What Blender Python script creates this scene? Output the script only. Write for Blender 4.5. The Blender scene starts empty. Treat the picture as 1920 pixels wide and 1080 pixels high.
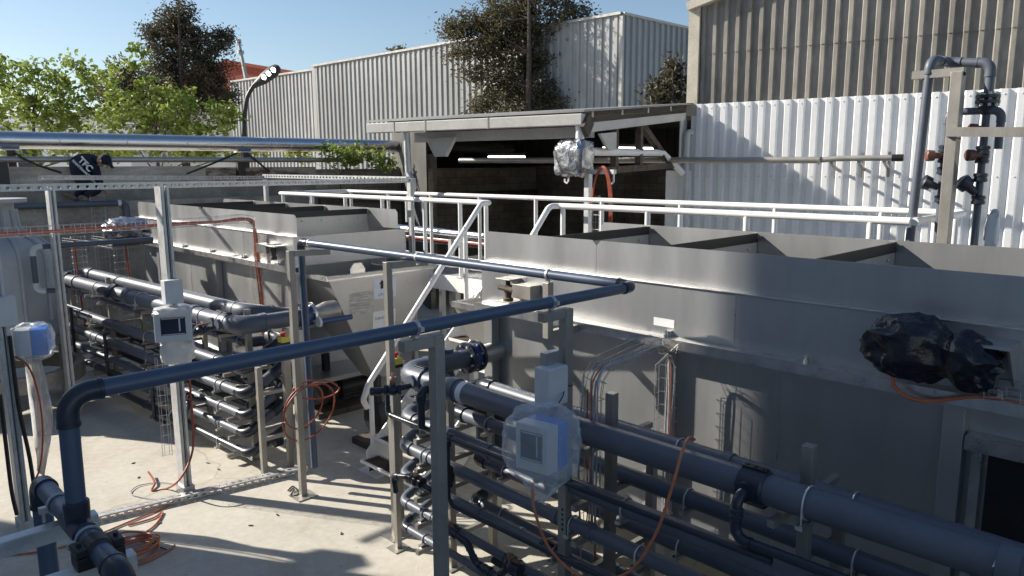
import bpy, math, random
from mathutils import Vector, Matrix
R = math.radians
SC = bpy.context.scene
COL = SC.collection
random.seed(7)

# ------------------------------------------------------------------ camera, sky, sun, exposure
F, PIT, ROL, YAW, EYE = 1400.0, R(9.27), R(-0.317), R(44.5), 3.4
_fw = Vector((math.sin(YAW), math.cos(YAW), 0)); _rt = Vector((math.cos(YAW), -math.sin(YAW), 0)); _up = Vector((0, 0, 1))
_f2 = math.cos(PIT)*_fw - math.sin(PIT)*_up; _u2 = math.sin(PIT)*_fw + math.cos(PIT)*_up
_r3 = math.cos(ROL)*_rt + math.sin(ROL)*_u2; _u3 = -math.sin(ROL)*_rt + math.cos(ROL)*_u2
cam_d = bpy.data.cameras.new('camera'); cam = bpy.data.objects.new('camera', cam_d); COL.objects.link(cam)
cam.matrix_world = Matrix(((_r3.x, _u3.x, -_f2.x, 0), (_r3.y, _u3.y, -_f2.y, 0), (_r3.z, _u3.z, -_f2.z, EYE), (0, 0, 0, 1)))
cam_d.sensor_width = 36; cam_d.lens = 36*F/1920; cam_d.clip_start = .05; cam_d.clip_end = 2000
SC.camera = cam
SUNV = Vector((.583, -1, -.69)).normalized()
w = bpy.data.worlds.new("World"); SC.world = w; w.use_nodes = True
nt = w.node_tree
sky = nt.nodes.new('ShaderNodeTexSky'); sky.sky_type = 'NISHITA'; sky.sun_disc = False
sky.sun_elevation = R(30.8); sky.sun_rotation = R(-30.2); sky.air_density = 1.0; sky.dust_density = .5; sky.ozone_density = 1.8
nt.links.new(sky.outputs[0], nt.nodes['Background'].inputs[0]); nt.nodes['Background'].inputs[1].default_value = .076
sd = bpy.data.lights.new('sun', 'SUN'); sd.energy = 5.0; sd.angle = R(.7); sd.color = (1, .92, .80)
so = bpy.data.objects.new('sun', sd); COL.objects.link(so); so.rotation_euler = SUNV.to_track_quat('-Z', 'Y').to_euler()
so.location = (-20, 40, 30)
vs = SC.view_settings; vs.view_transform = 'Standard'; vs.look = 'None'; vs.exposure = .76; vs.gamma = 1; vs.use_curve_mapping = False

def at(px, py, x=None, y=None, z=None):
    """point of the place seen along a pixel of the photograph on the plane x=, y= or z="""
    d = ((px-960)/F)*_r3 - ((py-540)/F)*_u3 + _f2
    t = (z-EYE)/d.z if z is not None else (x/d.x if x is not None else y/d.y)
    return Vector((0, 0, EYE)) + t*d
def deep(px, py, dist):
    d = ((px-960)/F)*_r3 - ((py-540)/F)*_u3 + _f2
    return Vector((0, 0, EYE)) + d*dist

# ------------------------------------------------------------------ materials
def mat(name, col, rough=.5, metal=0., var=.12, scale=6., bump=0., bscale=60., stretch=None, spec=.5, trans=0., col2=None, sharp=(.35, .65), alpha=1., emit=0., rvar=.12, fine=0.):
    m = bpy.data.materials.new(name); m.use_nodes = True
    n = m.node_tree.nodes; l = m.node_tree.links; b = n['Principled BSDF']
    tc = n.new('ShaderNodeTexCoord'); mp = n.new('ShaderNodeMapping'); l.new(tc.outputs['Object'], mp.inputs[0])
    if stretch: mp.inputs['Scale'].default_value = stretch
    nz = n.new('ShaderNodeTexNoise'); nz.inputs['Scale'].default_value = scale; nz.inputs['Detail'].default_value = 8; nz.inputs['Roughness'].default_value = .62
    l.new(mp.outputs[0], nz.inputs['Vector'])
    rp = n.new('ShaderNodeValToRGB'); rp.color_ramp.elements[0].position = sharp[0]; rp.color_ramp.elements[1].position = sharp[1]
    c = Vector(col); a = c*(1-var); e = Vector(col2) if col2 else c*(1+var)
    rp.color_ramp.elements[0].color = (*a, 1); rp.color_ramp.elements[1].color = (*e, 1)
    l.new(nz.outputs[0], rp.inputs[0])
    src = rp.outputs[0]
    if fine:
        n3 = n.new('ShaderNodeTexNoise'); n3.inputs['Scale'].default_value = scale*14; n3.inputs['Detail'].default_value = 4; l.new(mp.outputs[0], n3.inputs['Vector'])
        mr3 = n.new('ShaderNodeMapRange'); mr3.inputs[3].default_value = 1-fine; mr3.inputs[4].default_value = 1+fine; mr3.inputs[1].default_value = .25; mr3.inputs[2].default_value = .75
        l.new(n3.outputs[0], mr3.inputs[0]); mx = n.new('ShaderNodeMix'); mx.data_type = 'RGBA'; mx.blend_type = 'MULTIPLY'; mx.inputs[0].default_value = 1
        l.new(src, mx.inputs[6]); l.new(mr3.outputs[0], mx.inputs[7]); src = mx.outputs[2]
    l.new(src, b.inputs['Base Color'])
    mr = n.new('ShaderNodeMapRange'); mr.inputs[3].default_value = max(.03, rough-rvar); mr.inputs[4].default_value = min(1, rough+rvar)
    l.new(nz.outputs[0], mr.inputs[0]); l.new(mr.outputs[0], b.inputs['Roughness'])
    b.inputs['Metallic'].default_value = metal; b.inputs['Specular IOR Level'].default_value = spec
    if trans: b.inputs['Transmission Weight'].default_value = trans
    if alpha < 1: b.inputs['Alpha'].default_value = alpha
    if emit: b.inputs['Emission Color'].default_value = (1, 1, 1, 1); b.inputs['Emission Strength'].default_value = emit
    if bump:
        n2 = n.new('ShaderNodeTexNoise'); n2.inputs['Scale'].default_value = bscale; n2.inputs['Detail'].default_value = 5; l.new(mp.outputs[0], n2.inputs['Vector'])
        bp = n.new('ShaderNodeBump'); bp.inputs['Strength'].default_value = bump; bp.inputs['Distance'].default_value = .02
        l.new(n2.outputs[0], bp.inputs['Height']); l.new(bp.outputs[0], b.inputs['Normal'])
    return m
M = {}
M['steel'] = mat('stainless_steel', (.47, .48, .487), .40, .80, .08, 1.1, .015, 5, (1.6, 1.6, .35), fine=.03, rvar=.13)
M['steel_b'] = mat('bright_stainless', (.62, .61, .59), .3, .9, .12, 8)
M['galv'] = mat('galvanised_steel', (.52, .53, .54), .5, .55, .14, 9, fine=.08)
M['pvc'] = mat('grey_pvc', (.088, .104, .136), .46, 0, .12, 3, .03, 20, None, .5, fine=.06)
M['hop'] = mat('film_reflecting_stainless', (.50, .49, .47), .45, .5, .06, 2.2, .02, 6, fine=.04)  # film finish, paled to stand in for reflections on hopper and end faces
M['pvc_shade'] = mat('sky_shaded_pvc', (.055, .085, .145), .42, 0, .1, 3, .03, 20, None, .6, fine=.04)  # blue tint stands in for sky-lit shade on the foreground pipes
M['steel_post'] = mat('dull_steel_section', (.33, .315, .29), .46, .55, .14, 5, .03, 20, (1, 1, .4), fine=.06)
M['valve_blue'] = mat('dark_blue_cast_iron', (.018, .05, .15), .4, 0, .15, 9)
M['trim'] = mat('pale_painted_steel', (.50, .495, .475), .55, 0, .1, 1.5, fine=.08)
M['pvc_d'] = mat('dark_pvc_fitting', (.02, .027, .042), .33, 0, .15, 4, .02, 30)
M['bounce_clad'] = mat('pale_bounce_cladding', (.50, .55, .62), .6, 0, .1, .8)  # paled so the unseen block bounces light into the shaded side
M['black'] = mat('black_rubber', (.012, .012, .013), .5, 0, .2, 10)
M['white'] = mat('white_paint', (.78, .78, .77), .4, 0, .05, 4, .02, 40)
M['box_grey'] = mat('light_grey_plastic', (.56, .58, .60), .45, 0, .05, 6)
M['blue'] = mat('blue_plastic', (.02, .17, .62), .4, 0, .1, 9)
M['screen'] = mat('dark_screen', (.018, .028, .05), .12, 0, .2, 3)
M['cable'] = mat('orange_cable', (.50, .165, .08), .5, 0, .15, 12)
M['cable_r'] = mat('red_brown_cable', (.32, .07, .035), .5, 0, .2, 12)
M['cable_g'] = mat('grey_cable', (.35, .37, .4), .5, 0, .1, 12)
M['handle'] = mat('orange_red_handle', (.14, .062, .045), .5, 0, .2, 12)
M['yellow'] = mat('yellow_plastic', (.62, .5, .08), .45, 0, .06, 12)
M['red'] = mat('red_plastic', (.5, .03, .025), .4, 0, .06, 12)
M['concrete'] = mat('old_concrete', (.30, .275, .235), .9, 0, .3, 1.3, .35, 14, fine=.16)
M['bagb'] = mat('black_polythene', (.012, .014, .02), .14, 0, .2, 5, .6, 13, rvar=.06)
M['bagw'] = mat('milky_polythene', (.68, .69, .69), .35, 0, .08, 6, .5, 12, trans=0.0, alpha=.78, rvar=.06)
M['bagc'] = mat('clear_polythene', (.72, .77, .82), .22, 0, .06, 6, .6, 16, alpha=.30, rvar=.06)
M['foil'] = mat('crumpled_foil', (.36, .37, .39), .22, .9, .45, 7, .9, 10)
M['pipe_st'] = mat('polished_cladding', (.60, .61, .63), .24, .95, .05, 3, .02, 5)
M['pipe_dull'] = mat('dull_steel_pipe', (.40, .385, .36), .45, .6, .12, 4)
M['white_sheet'] = mat('white_cladding', (.82, .83, .84), .42, 0, .05, 1.2, fine=.03)
M['old_sheet'] = mat('weathered_zinc', (.30, .285, .255), .6, .25, .24, .9, .08, 6, (1, 1, .35), fine=.18)
M['old_frame'] = mat('rusty_cream_trim', (.52, .47, .38), .7, 0, .15, 2.5, col2=(.56, .52, .44), fine=.15)
M['far_sheet'] = mat('faded_silver_sheet', (.32, .325, .325), .5, .3, .2, .3, .05, 3, (1, 1, .3), fine=.1)
M['grp'] = mat('grey_fibreglass', (.36, .38, .40), .5, 0, .08, 3)
M['lampblack'] = mat('dark_bronze_paint', (.03, .028, .028), .45, 0, .2, 8)
M['led'] = mat('lit_led', (1, 1, 1), .3, emit=5)
M['tube'] = mat('lit_tube', (.9, .95, 1), .3, emit=4.5)
M['red_wall'] = mat('brick_red_panel', (.32, .06, .03), .7, 0, .1, .4)
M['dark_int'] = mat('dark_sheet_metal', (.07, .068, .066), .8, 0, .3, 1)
M['rust'] = mat('rusted_steel', (.08, .074, .068), .8, .1, .4, 6, .1, 30, col2=(.14, .105, .08))
M['bark'] = mat('tree_bark', (.075, .058, .045), .9, 0, .35, 8, .4, 20)
M['skin'] = mat('skin', (.42, .22, .15), .55, 0, .08, 9)
M['navy'] = mat('navy_cotton', (.009, .013, .028), .9, 0, .2, 14, .3, 30)
M['shoe'] = mat('dusty_boot_leather', (.16, .13, .10), .8, 0, .3, 14)
M['label'] = mat('white_label', (.72, .73, .75), .6, 0, .03, 9)
M['label_blue'] = mat('pale_blue_label', (.60, .64, .74), .5, 0, .05, 9)
M['ink'] = mat('black_print', (.015, .015, .015), .6, 0, .1, 9)
M['inkgrey'] = mat('grey_print', (.25, .26, .30), .6, 0, .1, 9)
M['foam'] = mat('dirty_foam', (.55, .53, .48), .9, 0, .25, 16, .6, 30)
M['media'] = mat('brown_plastic_media', (.10, .09, .08), .7, 0, .35, 9, .4, 30)
def leafmat(name, c1, c2):
    m = mat(name, c1, .55, 0, 0, 2.2, col2=c2, sharp=(.35, .62))
    n = m.node_tree.nodes; l = m.node_tree.links; b = n['Principled BSDF']
    tr = n.new('ShaderNodeBsdfTranslucent'); mx = n.new('ShaderNodeMixShader'); mx.inputs[0].default_value = .35
    cl = b.inputs['Base Color'].links[0].from_socket; l.new(cl, tr.inputs[0])
    l.new(b.outputs[0], mx.inputs[1]); l.new(tr.outputs[0], mx.inputs[2]); l.new(mx.outputs[0], n['Material Output'].inputs[0])
    return m
M['leaf'] = leafmat('spring_leaves', (.13, .19, .03), (.33, .40, .09))
M['leaf_dark'] = leafmat('dark_needles', (.045, .043, .028), (.105, .09, .05))
M['leaf_olive'] = leafmat('olive_needles', (.06, .056, .03), (.155, .135, .07))

def floor_mat():
    m = mat('dusty_concrete_slab', (.50, .475, .415), .85, 0, .07, .9, .12, 40, fine=.09)
    n = m.node_tree.nodes; l = m.node_tree.links; b = n['Principled BSDF']
    src = b.inputs['Base Color'].links[0].from_socket
    tc = n['Texture Coordinate']
    n1 = n.new('ShaderNodeTexNoise'); n1.inputs['Scale'].default_value = 1.5; n1.inputs['Detail'].default_value = 9; n1.inputs['Roughness'].default_value = .7; l.new(tc.outputs['Object'], n1.inputs['Vector'])
    r1 = n.new('ShaderNodeValToRGB'); r1.color_ramp.elements[0].position = .33; r1.color_ramp.elements[0].color = (.84, .82, .79, 1); r1.color_ramp.elements[1].position = .50; r1.color_ramp.elements[1].color = (1, 1, 1, 1)
    l.new(n1.outputs[0], r1.inputs[0])
    v = n.new('ShaderNodeTexVoronoi'); v.feature = 'DISTANCE_TO_EDGE'; v.inputs['Scale'].default_value = .33
    nn = n.new('ShaderNodeTexNoise'); nn.inputs['Scale'].default_value = 1.4; nn.inputs['Detail'].default_value = 4; l.new(tc.outputs['Object'], nn.inputs['Vector'])
    mv = n.new('ShaderNodeMix'); mv.data_type = 'VECTOR'; mv.inputs[0].default_value = .35; l.new(tc.outputs['Object'], mv.inputs[4]); l.new(nn.outputs['Color'], mv.inputs[5]); l.new(mv.outputs[1], v.inputs['Vector'])
    r2 = n.new('ShaderNodeValToRGB'); r2.color_ramp.elements[0].position = 0; r2.color_ramp.elements[0].color = (.78, .76, .73, 1); r2.color_ramp.elements[1].position = .004; r2.color_ramp.elements[1].color = (1, 1, 1, 1)
    l.new(v.outputs[0], r2.inputs[0])
    n4 = n.new('ShaderNodeTexVoronoi'); n4.inputs['Scale'].default_value = 5.5; l.new(tc.outputs['Object'], n4.inputs['Vector'])
    r4 = n.new('ShaderNodeValToRGB'); r4.color_ramp.elements[0].position = .03; r4.color_ramp.elements[0].color = (.6, .56, .5, 1); r4.color_ramp.elements[1].position = .075; r4.color_ramp.elements[1].color = (1, 1, 1, 1)
    l.new(n4.outputs[0], r4.inputs[0])
    for rr in (r1, r2, r4):
        mx = n.new('ShaderNodeMix'); mx.data_type = 'RGBA'; mx.blend_type = 'MULTIPLY'; mx.inputs[0].default_value = 1
        l.new(src, mx.inputs[6]); l.new(rr.outputs[0], mx.inputs[7]); src = mx.outputs[2]
    l.new(src, b.inputs['Base Color'])
    return m
M['floor'] = floor_mat()
def block_mat():
    m = mat('block_wall', (.36, .33, .28), .9, 0, .3, 1.1, .3, 20, fine=.2)
    n = m.node_tree.nodes; l = m.node_tree.links; b = n['Principled BSDF']
    src = b.inputs['Base Color'].links[0].from_socket
    tc = n['Texture Coordinate']; sx = n.new('ShaderNodeSeparateXYZ'); l.new(tc.outputs['Object'], sx.inputs[0])
    ad = n.new('ShaderNodeMath'); l.new(sx.outputs[0], ad.inputs[0]); l.new(sx.outputs[1], ad.inputs[1])
    cb = n.new('ShaderNodeCombineXYZ'); l.new(ad.outputs[0], cb.inputs[0]); l.new(sx.outputs[2], cb.inputs[1])
    br = n.new('ShaderNodeTexBrick'); br.inputs['Scale'].default_value = 1; br.inputs['Brick Width'].default_value = .45; br.inputs['Row Height'].default_value = .22; br.inputs['Mortar Size'].default_value = .012
    br.inputs['Color1'].default_value = (1, 1, 1, 1); br.inputs['Color2'].default_value = (.8, .78, .76, 1); br.inputs['Mortar'].default_value = (.6, .58, .55, 1)
    l.new(cb.outputs[0], br.inputs['Vector'])
    mx = n.new('ShaderNodeMix'); mx.data_type = 'RGBA'; mx.blend_type = 'MULTIPLY'; mx.inputs[0].default_value = 1
    l.new(src, mx.inputs[6]); l.new(br.outputs[0], mx.inputs[7]); l.new(mx.outputs[2], b.inputs['Base Color'])
    return m
M['block'] = block_mat()
M['rendered'] = mat('flaking_render', (.50, .46, .38), .92, 0, .28, 2.2, .3, 16, (.6, .6, 2.2), col2=(.60, .56, .47), fine=.2)
M['flaky'] = mat('flaking_brick_render', (.20, .12, .085), .92, 0, .3, 2.6, .3, 16, (.7, .7, 2.5), col2=(.46, .40, .33), sharp=(.42, .55), fine=.2)

# ------------------------------------------------------------------ mesh building
class MB:
    def __init__(s): s.v = []; s.f = []; s.s = []
    def add(s, vs, fs, smooth=False):
        o = len(s.v); s.v += [tuple(v) for v in vs]
        for f in fs: s.f.append([i+o for i in f]); s.s.append(smooth)
        return s
    def quad(s, a, b, c, d): return s.add([a, b, c, d], [(0, 1, 2, 3)])
    def box(s, lo, hi):
        x0, y0, z0 = lo; x1, y1, z1 = hi
        if x0 > x1: x0, x1 = x1, x0
        if y0 > y1: y0, y1 = y1, y0
        if z0 > z1: z0, z1 = z1, z0
        return s.add([(x0, y0, z0), (x1, y0, z0), (x1, y1, z0), (x0, y1, z0), (x0, y0, z1), (x1, y0, z1), (x1, y1, z1), (x0, y1, z1)],
                     [(3, 2, 1, 0), (4, 5, 6, 7), (0, 1, 5, 4), (1, 2, 6, 5), (2, 3, 7, 6), (3, 0, 4, 7)])
    def obox(s, c, ax, ay, az):
        c = Vector(c); ax = Vector(ax); ay = Vector(ay); az = Vector(az)
        vs = [c+i*ax+j*ay+k*az for k in (-1, 1) for i, j in ((-1, -1), (1, -1), (1, 1), (-1, 1))]
        return s.add(vs, [(3, 2, 1, 0), (4, 5, 6, 7), (0, 1, 5, 4), (1, 2, 6, 5), (2, 3, 7, 6), (3, 0, 4, 7)])
    def beam(s, a, b, w, h, up=(0, 0, 1)):
        a = Vector(a); b = Vector(b); d = (b-a); L = d.length; d.normalize()
        sd = d.cross(Vector(up))
        if sd.length < 1e-4: sd = d.cross(Vector((0, 1, 0)))
        sd.normalize(); u = sd.cross(d)
        return s.obox((a+b)/2, d*L/2, sd*w/2, u*h/2)
    def tube(s, pts, r, n=12, cap=True, closed=False, smooth=True):
        pts = [Vector(p) for p in pts]; m = len(pts)
        rs = r if isinstance(r, (list, tuple)) else [r]*m
        tg = []
        for i in range(m):
            if closed: t = pts[(i+1) % m]-pts[i-1]
            else: t = pts[min(i+1, m-1)]-pts[max(i-1, 0)]
            tg.append(t.normalized() if t.length > 1e-9 else Vector((0, 0, 1)))
        nv = tg[0].orthogonal().normalized(); vs = []
        for i in range(m):
            nv = (nv - nv.dot(tg[i])*tg[i])
            nv = nv.normalized() if nv.length > 1e-6 else tg[i].orthogonal().normalized()
            b = tg[i].cross(nv)
            for k in range(n):
                a = 2*math.pi*k/n; vs.append(pts[i]+rs[i]*(math.cos(a)*nv+math.sin(a)*b))
        fs = []
        for i in range(m if closed else m-1):
            j = (i+1) % m
            for k in range(n): fs.append((i*n+k, i*n+(k+1) % n, j*n+(k+1) % n, j*n+k))
        s.add(vs, fs, smooth)
        if cap and not closed:
            s.add(vs[:n], [tuple(range(n))[::-1]]); s.add(vs[-n:], [tuple(range(n))])
        return s
    def lathe(s, o, ax, prof, n=20, smooth=True, cap=True):
        o = Vector(o); ax = Vector(ax).normalized(); u = ax.orthogonal().normalized(); b = ax.cross(u); vs = []
        for r, h in prof:
            for k in range(n):
                a = 2*math.pi*k/n; vs.append(o+ax*h+r*(math.cos(a)*u+math.sin(a)*b))
        fs = [(i*n+k, i*n+(k+1) % n, (i+1)*n+(k+1) % n, (i+1)*n+k) for i in range(len(prof)-1) for k in range(n)]
        s.add(vs, fs, smooth)
        if cap: s.add(vs[:n], [tuple(range(n))[::-1]]); s.add(vs[-n:], [tuple(range(n))])
        return s
    def ring(s, c, ax, r, t, n=22, m=6):
        c = Vector(c); ax = Vector(ax).normalized(); u = ax.orthogonal().normalized(); b = ax.cross(u)
        return s.tube([c+r*(math.cos(2*math.pi*k/n)*u+math.sin(2*math.pi*k/n)*b) for k in range(n)], t, m, closed=True)
    def prism(s, poly, d):
        d = Vector(d); n = len(poly); vs = [Vector(p) for p in poly]; vs += [p+d for p in vs[:n]]
        return s.add(vs, [tuple(range(n))[::-1], tuple(range(n, 2*n))]+[(i, (i+1) % n, n+(i+1) % n, n+i) for i in range(n)])
    def slots(s, o, u, v, L, W, pitch, sl, sw):
        """a strip of sheet with a row of real slots"""
        o = Vector(o); u = Vector(u).normalized(); v = Vector(v).normalized(); k = max(1, int(L/pitch)); p = L/k
        for i in range(k):
            a = o+u*(i*p); q = [a, a+u*p, a+u*p+v*W, a+v*W]; e = .3*sw
            c0 = a+u*(p-sl)/2+v*(W-sw)/2
            h = [c0+u*e, c0+u*(sl-e), c0+u*sl+v*e, c0+u*sl+v*(sw-e), c0+u*(sl-e)+v*sw, c0+u*e+v*sw, c0+v*(sw-e), c0+v*e]
            s.add(q+h, [(0, 1, 5, 4), (1, 6, 5), (1, 2, 7, 6), (2, 8, 7), (2, 3, 9, 8), (3, 10, 9), (3, 0, 11, 10), (0, 4, 11)])
        return s
def fillet(pts, rad, seg=6):
    pts = [Vector(p) for p in pts]; out = [pts[0]]; arcs = []
    for i in range(1, len(pts)-1):
        a = (pts[i-1]-pts[i]); b = (pts[i+1]-pts[i]); la = a.length; lb = b.length; a.normalize(); b.normalize()
        ang = a.angle(b)
        if ang > 3.1: out.append(pts[i]); continue
        t = min(rad/math.tan(ang/2), la*.49, lb*.49); r = t*math.tan(ang/2)
        c = pts[i]+(a+b).normalized()*(r/math.sin(ang/2)); p0 = pts[i]+a*t; p1 = pts[i]+b*t
        v0 = (p0-c); v1 = (p1-c); th = v0.angle(v1); arc = []
        for k in range(seg+1):
            f = k/seg
            arc.append(c+(v0*math.sin((1-f)*th)+v1*math.sin(f*th))/math.sin(th))
        out += arc; arcs.append((arc, a, b))
    out.append(pts[-1])
    return out, arcs
def smoothpath(pts, k=6):
    P = [Vector(p) for p in pts]; out = []
    for i in range(len(P)-1):
        p0 = P[max(i-1, 0)]; p1 = P[i]; p2 = P[i+1]; p3 = P[min(i+2, len(P)-1)]
        for j in range(k):
            t = j/k; out.append(.5*((2*p1)+(p2-p0)*t+(2*p0-5*p1+4*p2-p3)*t*t+(3*p1-p0-3*p2+p3)*t**3))
    out.append(P[-1]); return out

ORG = {}
def root_of(o):
    while o.parent: o = o.parent
    return o
def thing(name, label, cat, loc=(0, 0, 0), group=None):
    o = bpy.data.objects.new(name, None); COL.objects.link(o); o.location = loc; o.empty_display_size = .2
    o['label'] = label; o['category'] = cat
    if group: o['group'] = group
    return o
def obj(name, mb, m, parent=None, label=None, cat=None, group=None, kind=None, bevel=0, solid=0, sharp=40, origin=None):
    me = bpy.data.meshes.new(name)
    off = root_of(parent).location.copy() if parent else Vector(origin or (0, 0, 0))
    me.from_pydata([Vector(v)-off for v in mb.v], [], mb.f); me.polygons.foreach_set('use_smooth', mb.s); me.update()
    if any(mb.s): me.set_sharp_from_angle(angle=R(sharp))
    me.materials.append(M[m] if isinstance(m, str) else m)
    o = bpy.data.objects.new(name, me); COL.objects.link(o)
    if parent: o.parent = parent
    else: o.location = off
    if label: o['label'] = label
    if cat: o['category'] = cat
    if group: o['group'] = group
    if kind: o['kind'] = kind
    if solid:
        sm = o.modifiers.new('thickness', 'SOLIDIFY'); sm.thickness = solid; sm.offset = 0
    if bevel:
        bm = o.modifiers.new('bevel', 'BEVEL'); bm.width = bevel; bm.segments = 2; bm.limit_method = 'ANGLE'; bm.angle_limit = R(50)
    return o
def text(name, s, size, c, right, up, m, parent, depth=.002, bold=False):
    cu = bpy.data.curves.new(name, 'FONT'); cu.body = s; cu.size = size; cu.extrude = depth; cu.align_x = 'CENTER'; cu.align_y = 'CENTER'
    if bold: cu.offset = size*.018
    to = bpy.data.objects.new(name+'_curve', cu); COL.objects.link(to)
    dg = bpy.context.evaluated_depsgraph_get(); me = bpy.data.meshes.new_from_object(to.evaluated_get(dg)); bpy.data.objects.remove(to)
    right = Vector(right).normalized(); up = Vector(up).normalized(); nn = right.cross(up)
    off = Vector(c)-root_of(parent).location
    me.transform(Matrix(((right.x, up.x, nn.x, off.x), (right.y, up.y, nn.y, off.y), (right.z, up.z, nn.z, off.z), (0, 0, 0, 1))))
    me.materials.clear(); me.materials.append(M[m]); me.name = name
    o = bpy.data.objects.new(name, me); COL.objects.link(o); o.parent = parent
    return o
X, Y, Z = Vector((1, 0, 0)), Vector((0, 1, 0)), Vector((0, 0, 1))

# ------------------------------------------------------------------ ground and buildings
g = MB(); g.quad((-300, -300, 0), (300, -300, 0), (300, 300, 0), (-300, 300, 0)); obj('ground', g, 'floor', kind='structure')

def corr(mb, o, d, n, L, zb, zt, pitch, dep, pan=.42, fl=.12, jit=0):
    """trapezoidal corrugated sheet standing on line o + t d, bulging along n; zb/zt may be functions of t"""
    o = Vector(o); d = Vector(d).normalized(); n = Vector(n).normalized()
    fb = zb if callable(zb) else (lambda t: zb); ft = zt if callable(zt) else (lambda t: zt)
    k = int(L/pitch); T = []
    for i in range(k):
        a = i*pitch; T += [(a, 0), (a+pan*pitch, 0), (a+(pan+fl)*pitch, dep), (a+(1-fl)*pitch, dep)]
    T.append((k*pitch, 0)); vs = []
    for t, h in T:
        p = o+d*t+n*h; vs += [Vector((p.x, p.y, fb(t))), Vector((p.x, p.y, ft(t)))]
    return mb.add(vs, [(2*i, 2*i+2, 2*i+3, 2*i+1) for i in range(len(T)-1)])

# white clad building on the right
WD = Vector((.216, -.976, 0)).normalized(); WN = Vector((-.976, -.216, 0)).normalized(); W0 = Vector((12.25, 7.72, 0))
wb = thing('industrial_building', 'tall building with old ribbed zinc gable above newer white ribbed cladding', 'building', W0)
gz = lambda t: 6.22+.25*t
m = MB(); corr(m, W0-WN*.1, WD, WN, 14, 4.25, 5.43, .205, .05, .52, .1); corr(m, W0-WN*.088, WD, WN, 14, 5.38, gz, .205, .05, .52, .1)
obj('upper_cladding', m, 'old_sheet', wb, 'weathered grey ribbed zinc cladding', solid=.002)
m = MB(); corr(m, W0, WD, WN, 14, 0, 4.5, .222, .055, .42, .10)
obj('lower_cladding', m, 'white_sheet', wb, 'white ribbed cladding', solid=.002)
m = MB(); m.beam(W0-WN*.06-WD*.0+Z*4.3, W0-WN*.06+Z*6.25, .16, .2, WD); obj('corner_trim', m, 'old_frame', wb)
m = MB(); m.beam(W0-WD*.12+Z*6.22, W0+WD*14+Z*(gz(14)+.03), .22, .14); obj('verge_trim', m, 'old_frame', wb)
m = MB()
for t0 in range(0, 14*4):
    for zz in (4.42, 3.2, 2.0):
        p = W0+WD*(.165+t0*.222)+WN*.055+Z*zz; m.lathe(p, WN, [(.012, 0), (.012, .006), (.005, .01)], 6)
obj('fixing_screw', m, 'galv', wb, kind='stuff')
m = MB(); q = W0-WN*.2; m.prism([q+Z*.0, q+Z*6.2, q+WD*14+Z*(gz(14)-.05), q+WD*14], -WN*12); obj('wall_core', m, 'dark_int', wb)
# grey down pipe at the corner
m = MB(); p0 = W0+WN*.12-WD*.02
pp, _ = fillet([p0+WD*.1+WN*-.05+Z*4.0, p0+Z*4.0, p0+Z*.1], .1); m.tube(pp, .055, 12)
obj('down_pipe', m, 'box_grey', None, 'grey rain pipe running down the corner of the white ribbed wall', 'pipe', origin=p0)

# open shed with a canopy that reaches out in front of the white wall
def cp(s, a, z): return W0-WD*s+WN*a+Z*z
A, S1 = 4.24, 3.97
WY_ = 17.15
zr = lambda a: 4.5-.085*a
sh = thing('open_shed', 'dark open shed with white gutter beam and sheet canopy beside the white ribbed wall', 'shed', W0)
m = MB(); m.prism([cp(-.02, .02, zr(0)), cp(-.02, A+.06, zr(A)-.01), cp(S1+.08, A+.06, zr(A)-.01), cp(6.5, .02, zr(0))], Z*.03)
m.prism([cp(-.02, .0, 4.5), cp(6.5, 0, 4.5), Vector((13.2, 18.4, 4.5)), Vector((22, 22.4, 4.5)), Vector((22, 10, 4.5))], Z*.03); obj('roof', m, 'far_sheet', sh)
m = MB(); m.beam(cp(0, A+.02, zr(A)-.11), cp(S1+.05, A+.02, zr(A)-.11), .14, .155); obj('gutter', m, 'trim', sh, bevel=.01)
for tt in (1.55, 2.75, 3.4):
    m = MB(); m.beam(cp(tt, A+.02, zr(A)-.11), cp(tt+.03, A+.02, zr(A)-.11), .15, .165); obj('gutter_bracket', m, 'pipe_dull', sh)
m = MB(); m.beam(cp(.1, A-.45, zr(A)-.26), cp(3.4, A-.45, zr(A)-.26), .1, .16); m.prism([cp(3.1, A-.4, 3.86), cp(2.5, A-.4, 3.86), cp(2.7, A-.4, 3.56), cp(2.92, A-.4, 3.56)], WN*.08); obj('eaves_beam', m, 'trim', sh)
m = MB(); m.beam(cp(.05, A-.2, 3.93), cp(.05, .3, 4.27), .1, .13); obj('gable_beam', m, 'trim', sh)
m = MB(); m.prism([cp(0, A-.4, 3.85), cp(0, A-.95, 3.89), cp(0, A-.95, 3.64), cp(0, A-.7, 3.62)], WD*.04); obj('gusset_plate', m, 'trim', sh)
m = MB(); m.beam(cp(-.02, A+.05, zr(A)-.28), cp(-.02, A-.12, zr(A)-.1), .06, .2); obj('end_bracket', m, 'rust', sh)
for tt in (2.85, 1.9):
    m = MB(); m.beam(cp(.2, tt, 3.35), cp(.2, tt, 4.1), .1, .1, WD); obj('post', m, 'rust', sh)
m = MB(); m.beam(cp(.2, 3.4, 3.32), cp(.2, .2, 3.4), .1, .1); obj('tie_beam', m, 'rust', sh)
m = MB(); m.beam(cp(.25, 1.8, 4.12), cp(.25, .35, 3.4), .1, .1, WD); obj('brace', m, 'rust', sh)
ck = deep(806, 300, 21.3); ck.z = 0
m = MB(); m.beam(ck+Z*2.9, ck+Z*3.75, .28, .28, WD); obj('column_head', m, 'trim', sh)
m = MB(); m.beam(ck, ck+Z*2.9, .24, .24, WD); obj('column', m, 'rendered', sh)
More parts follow.
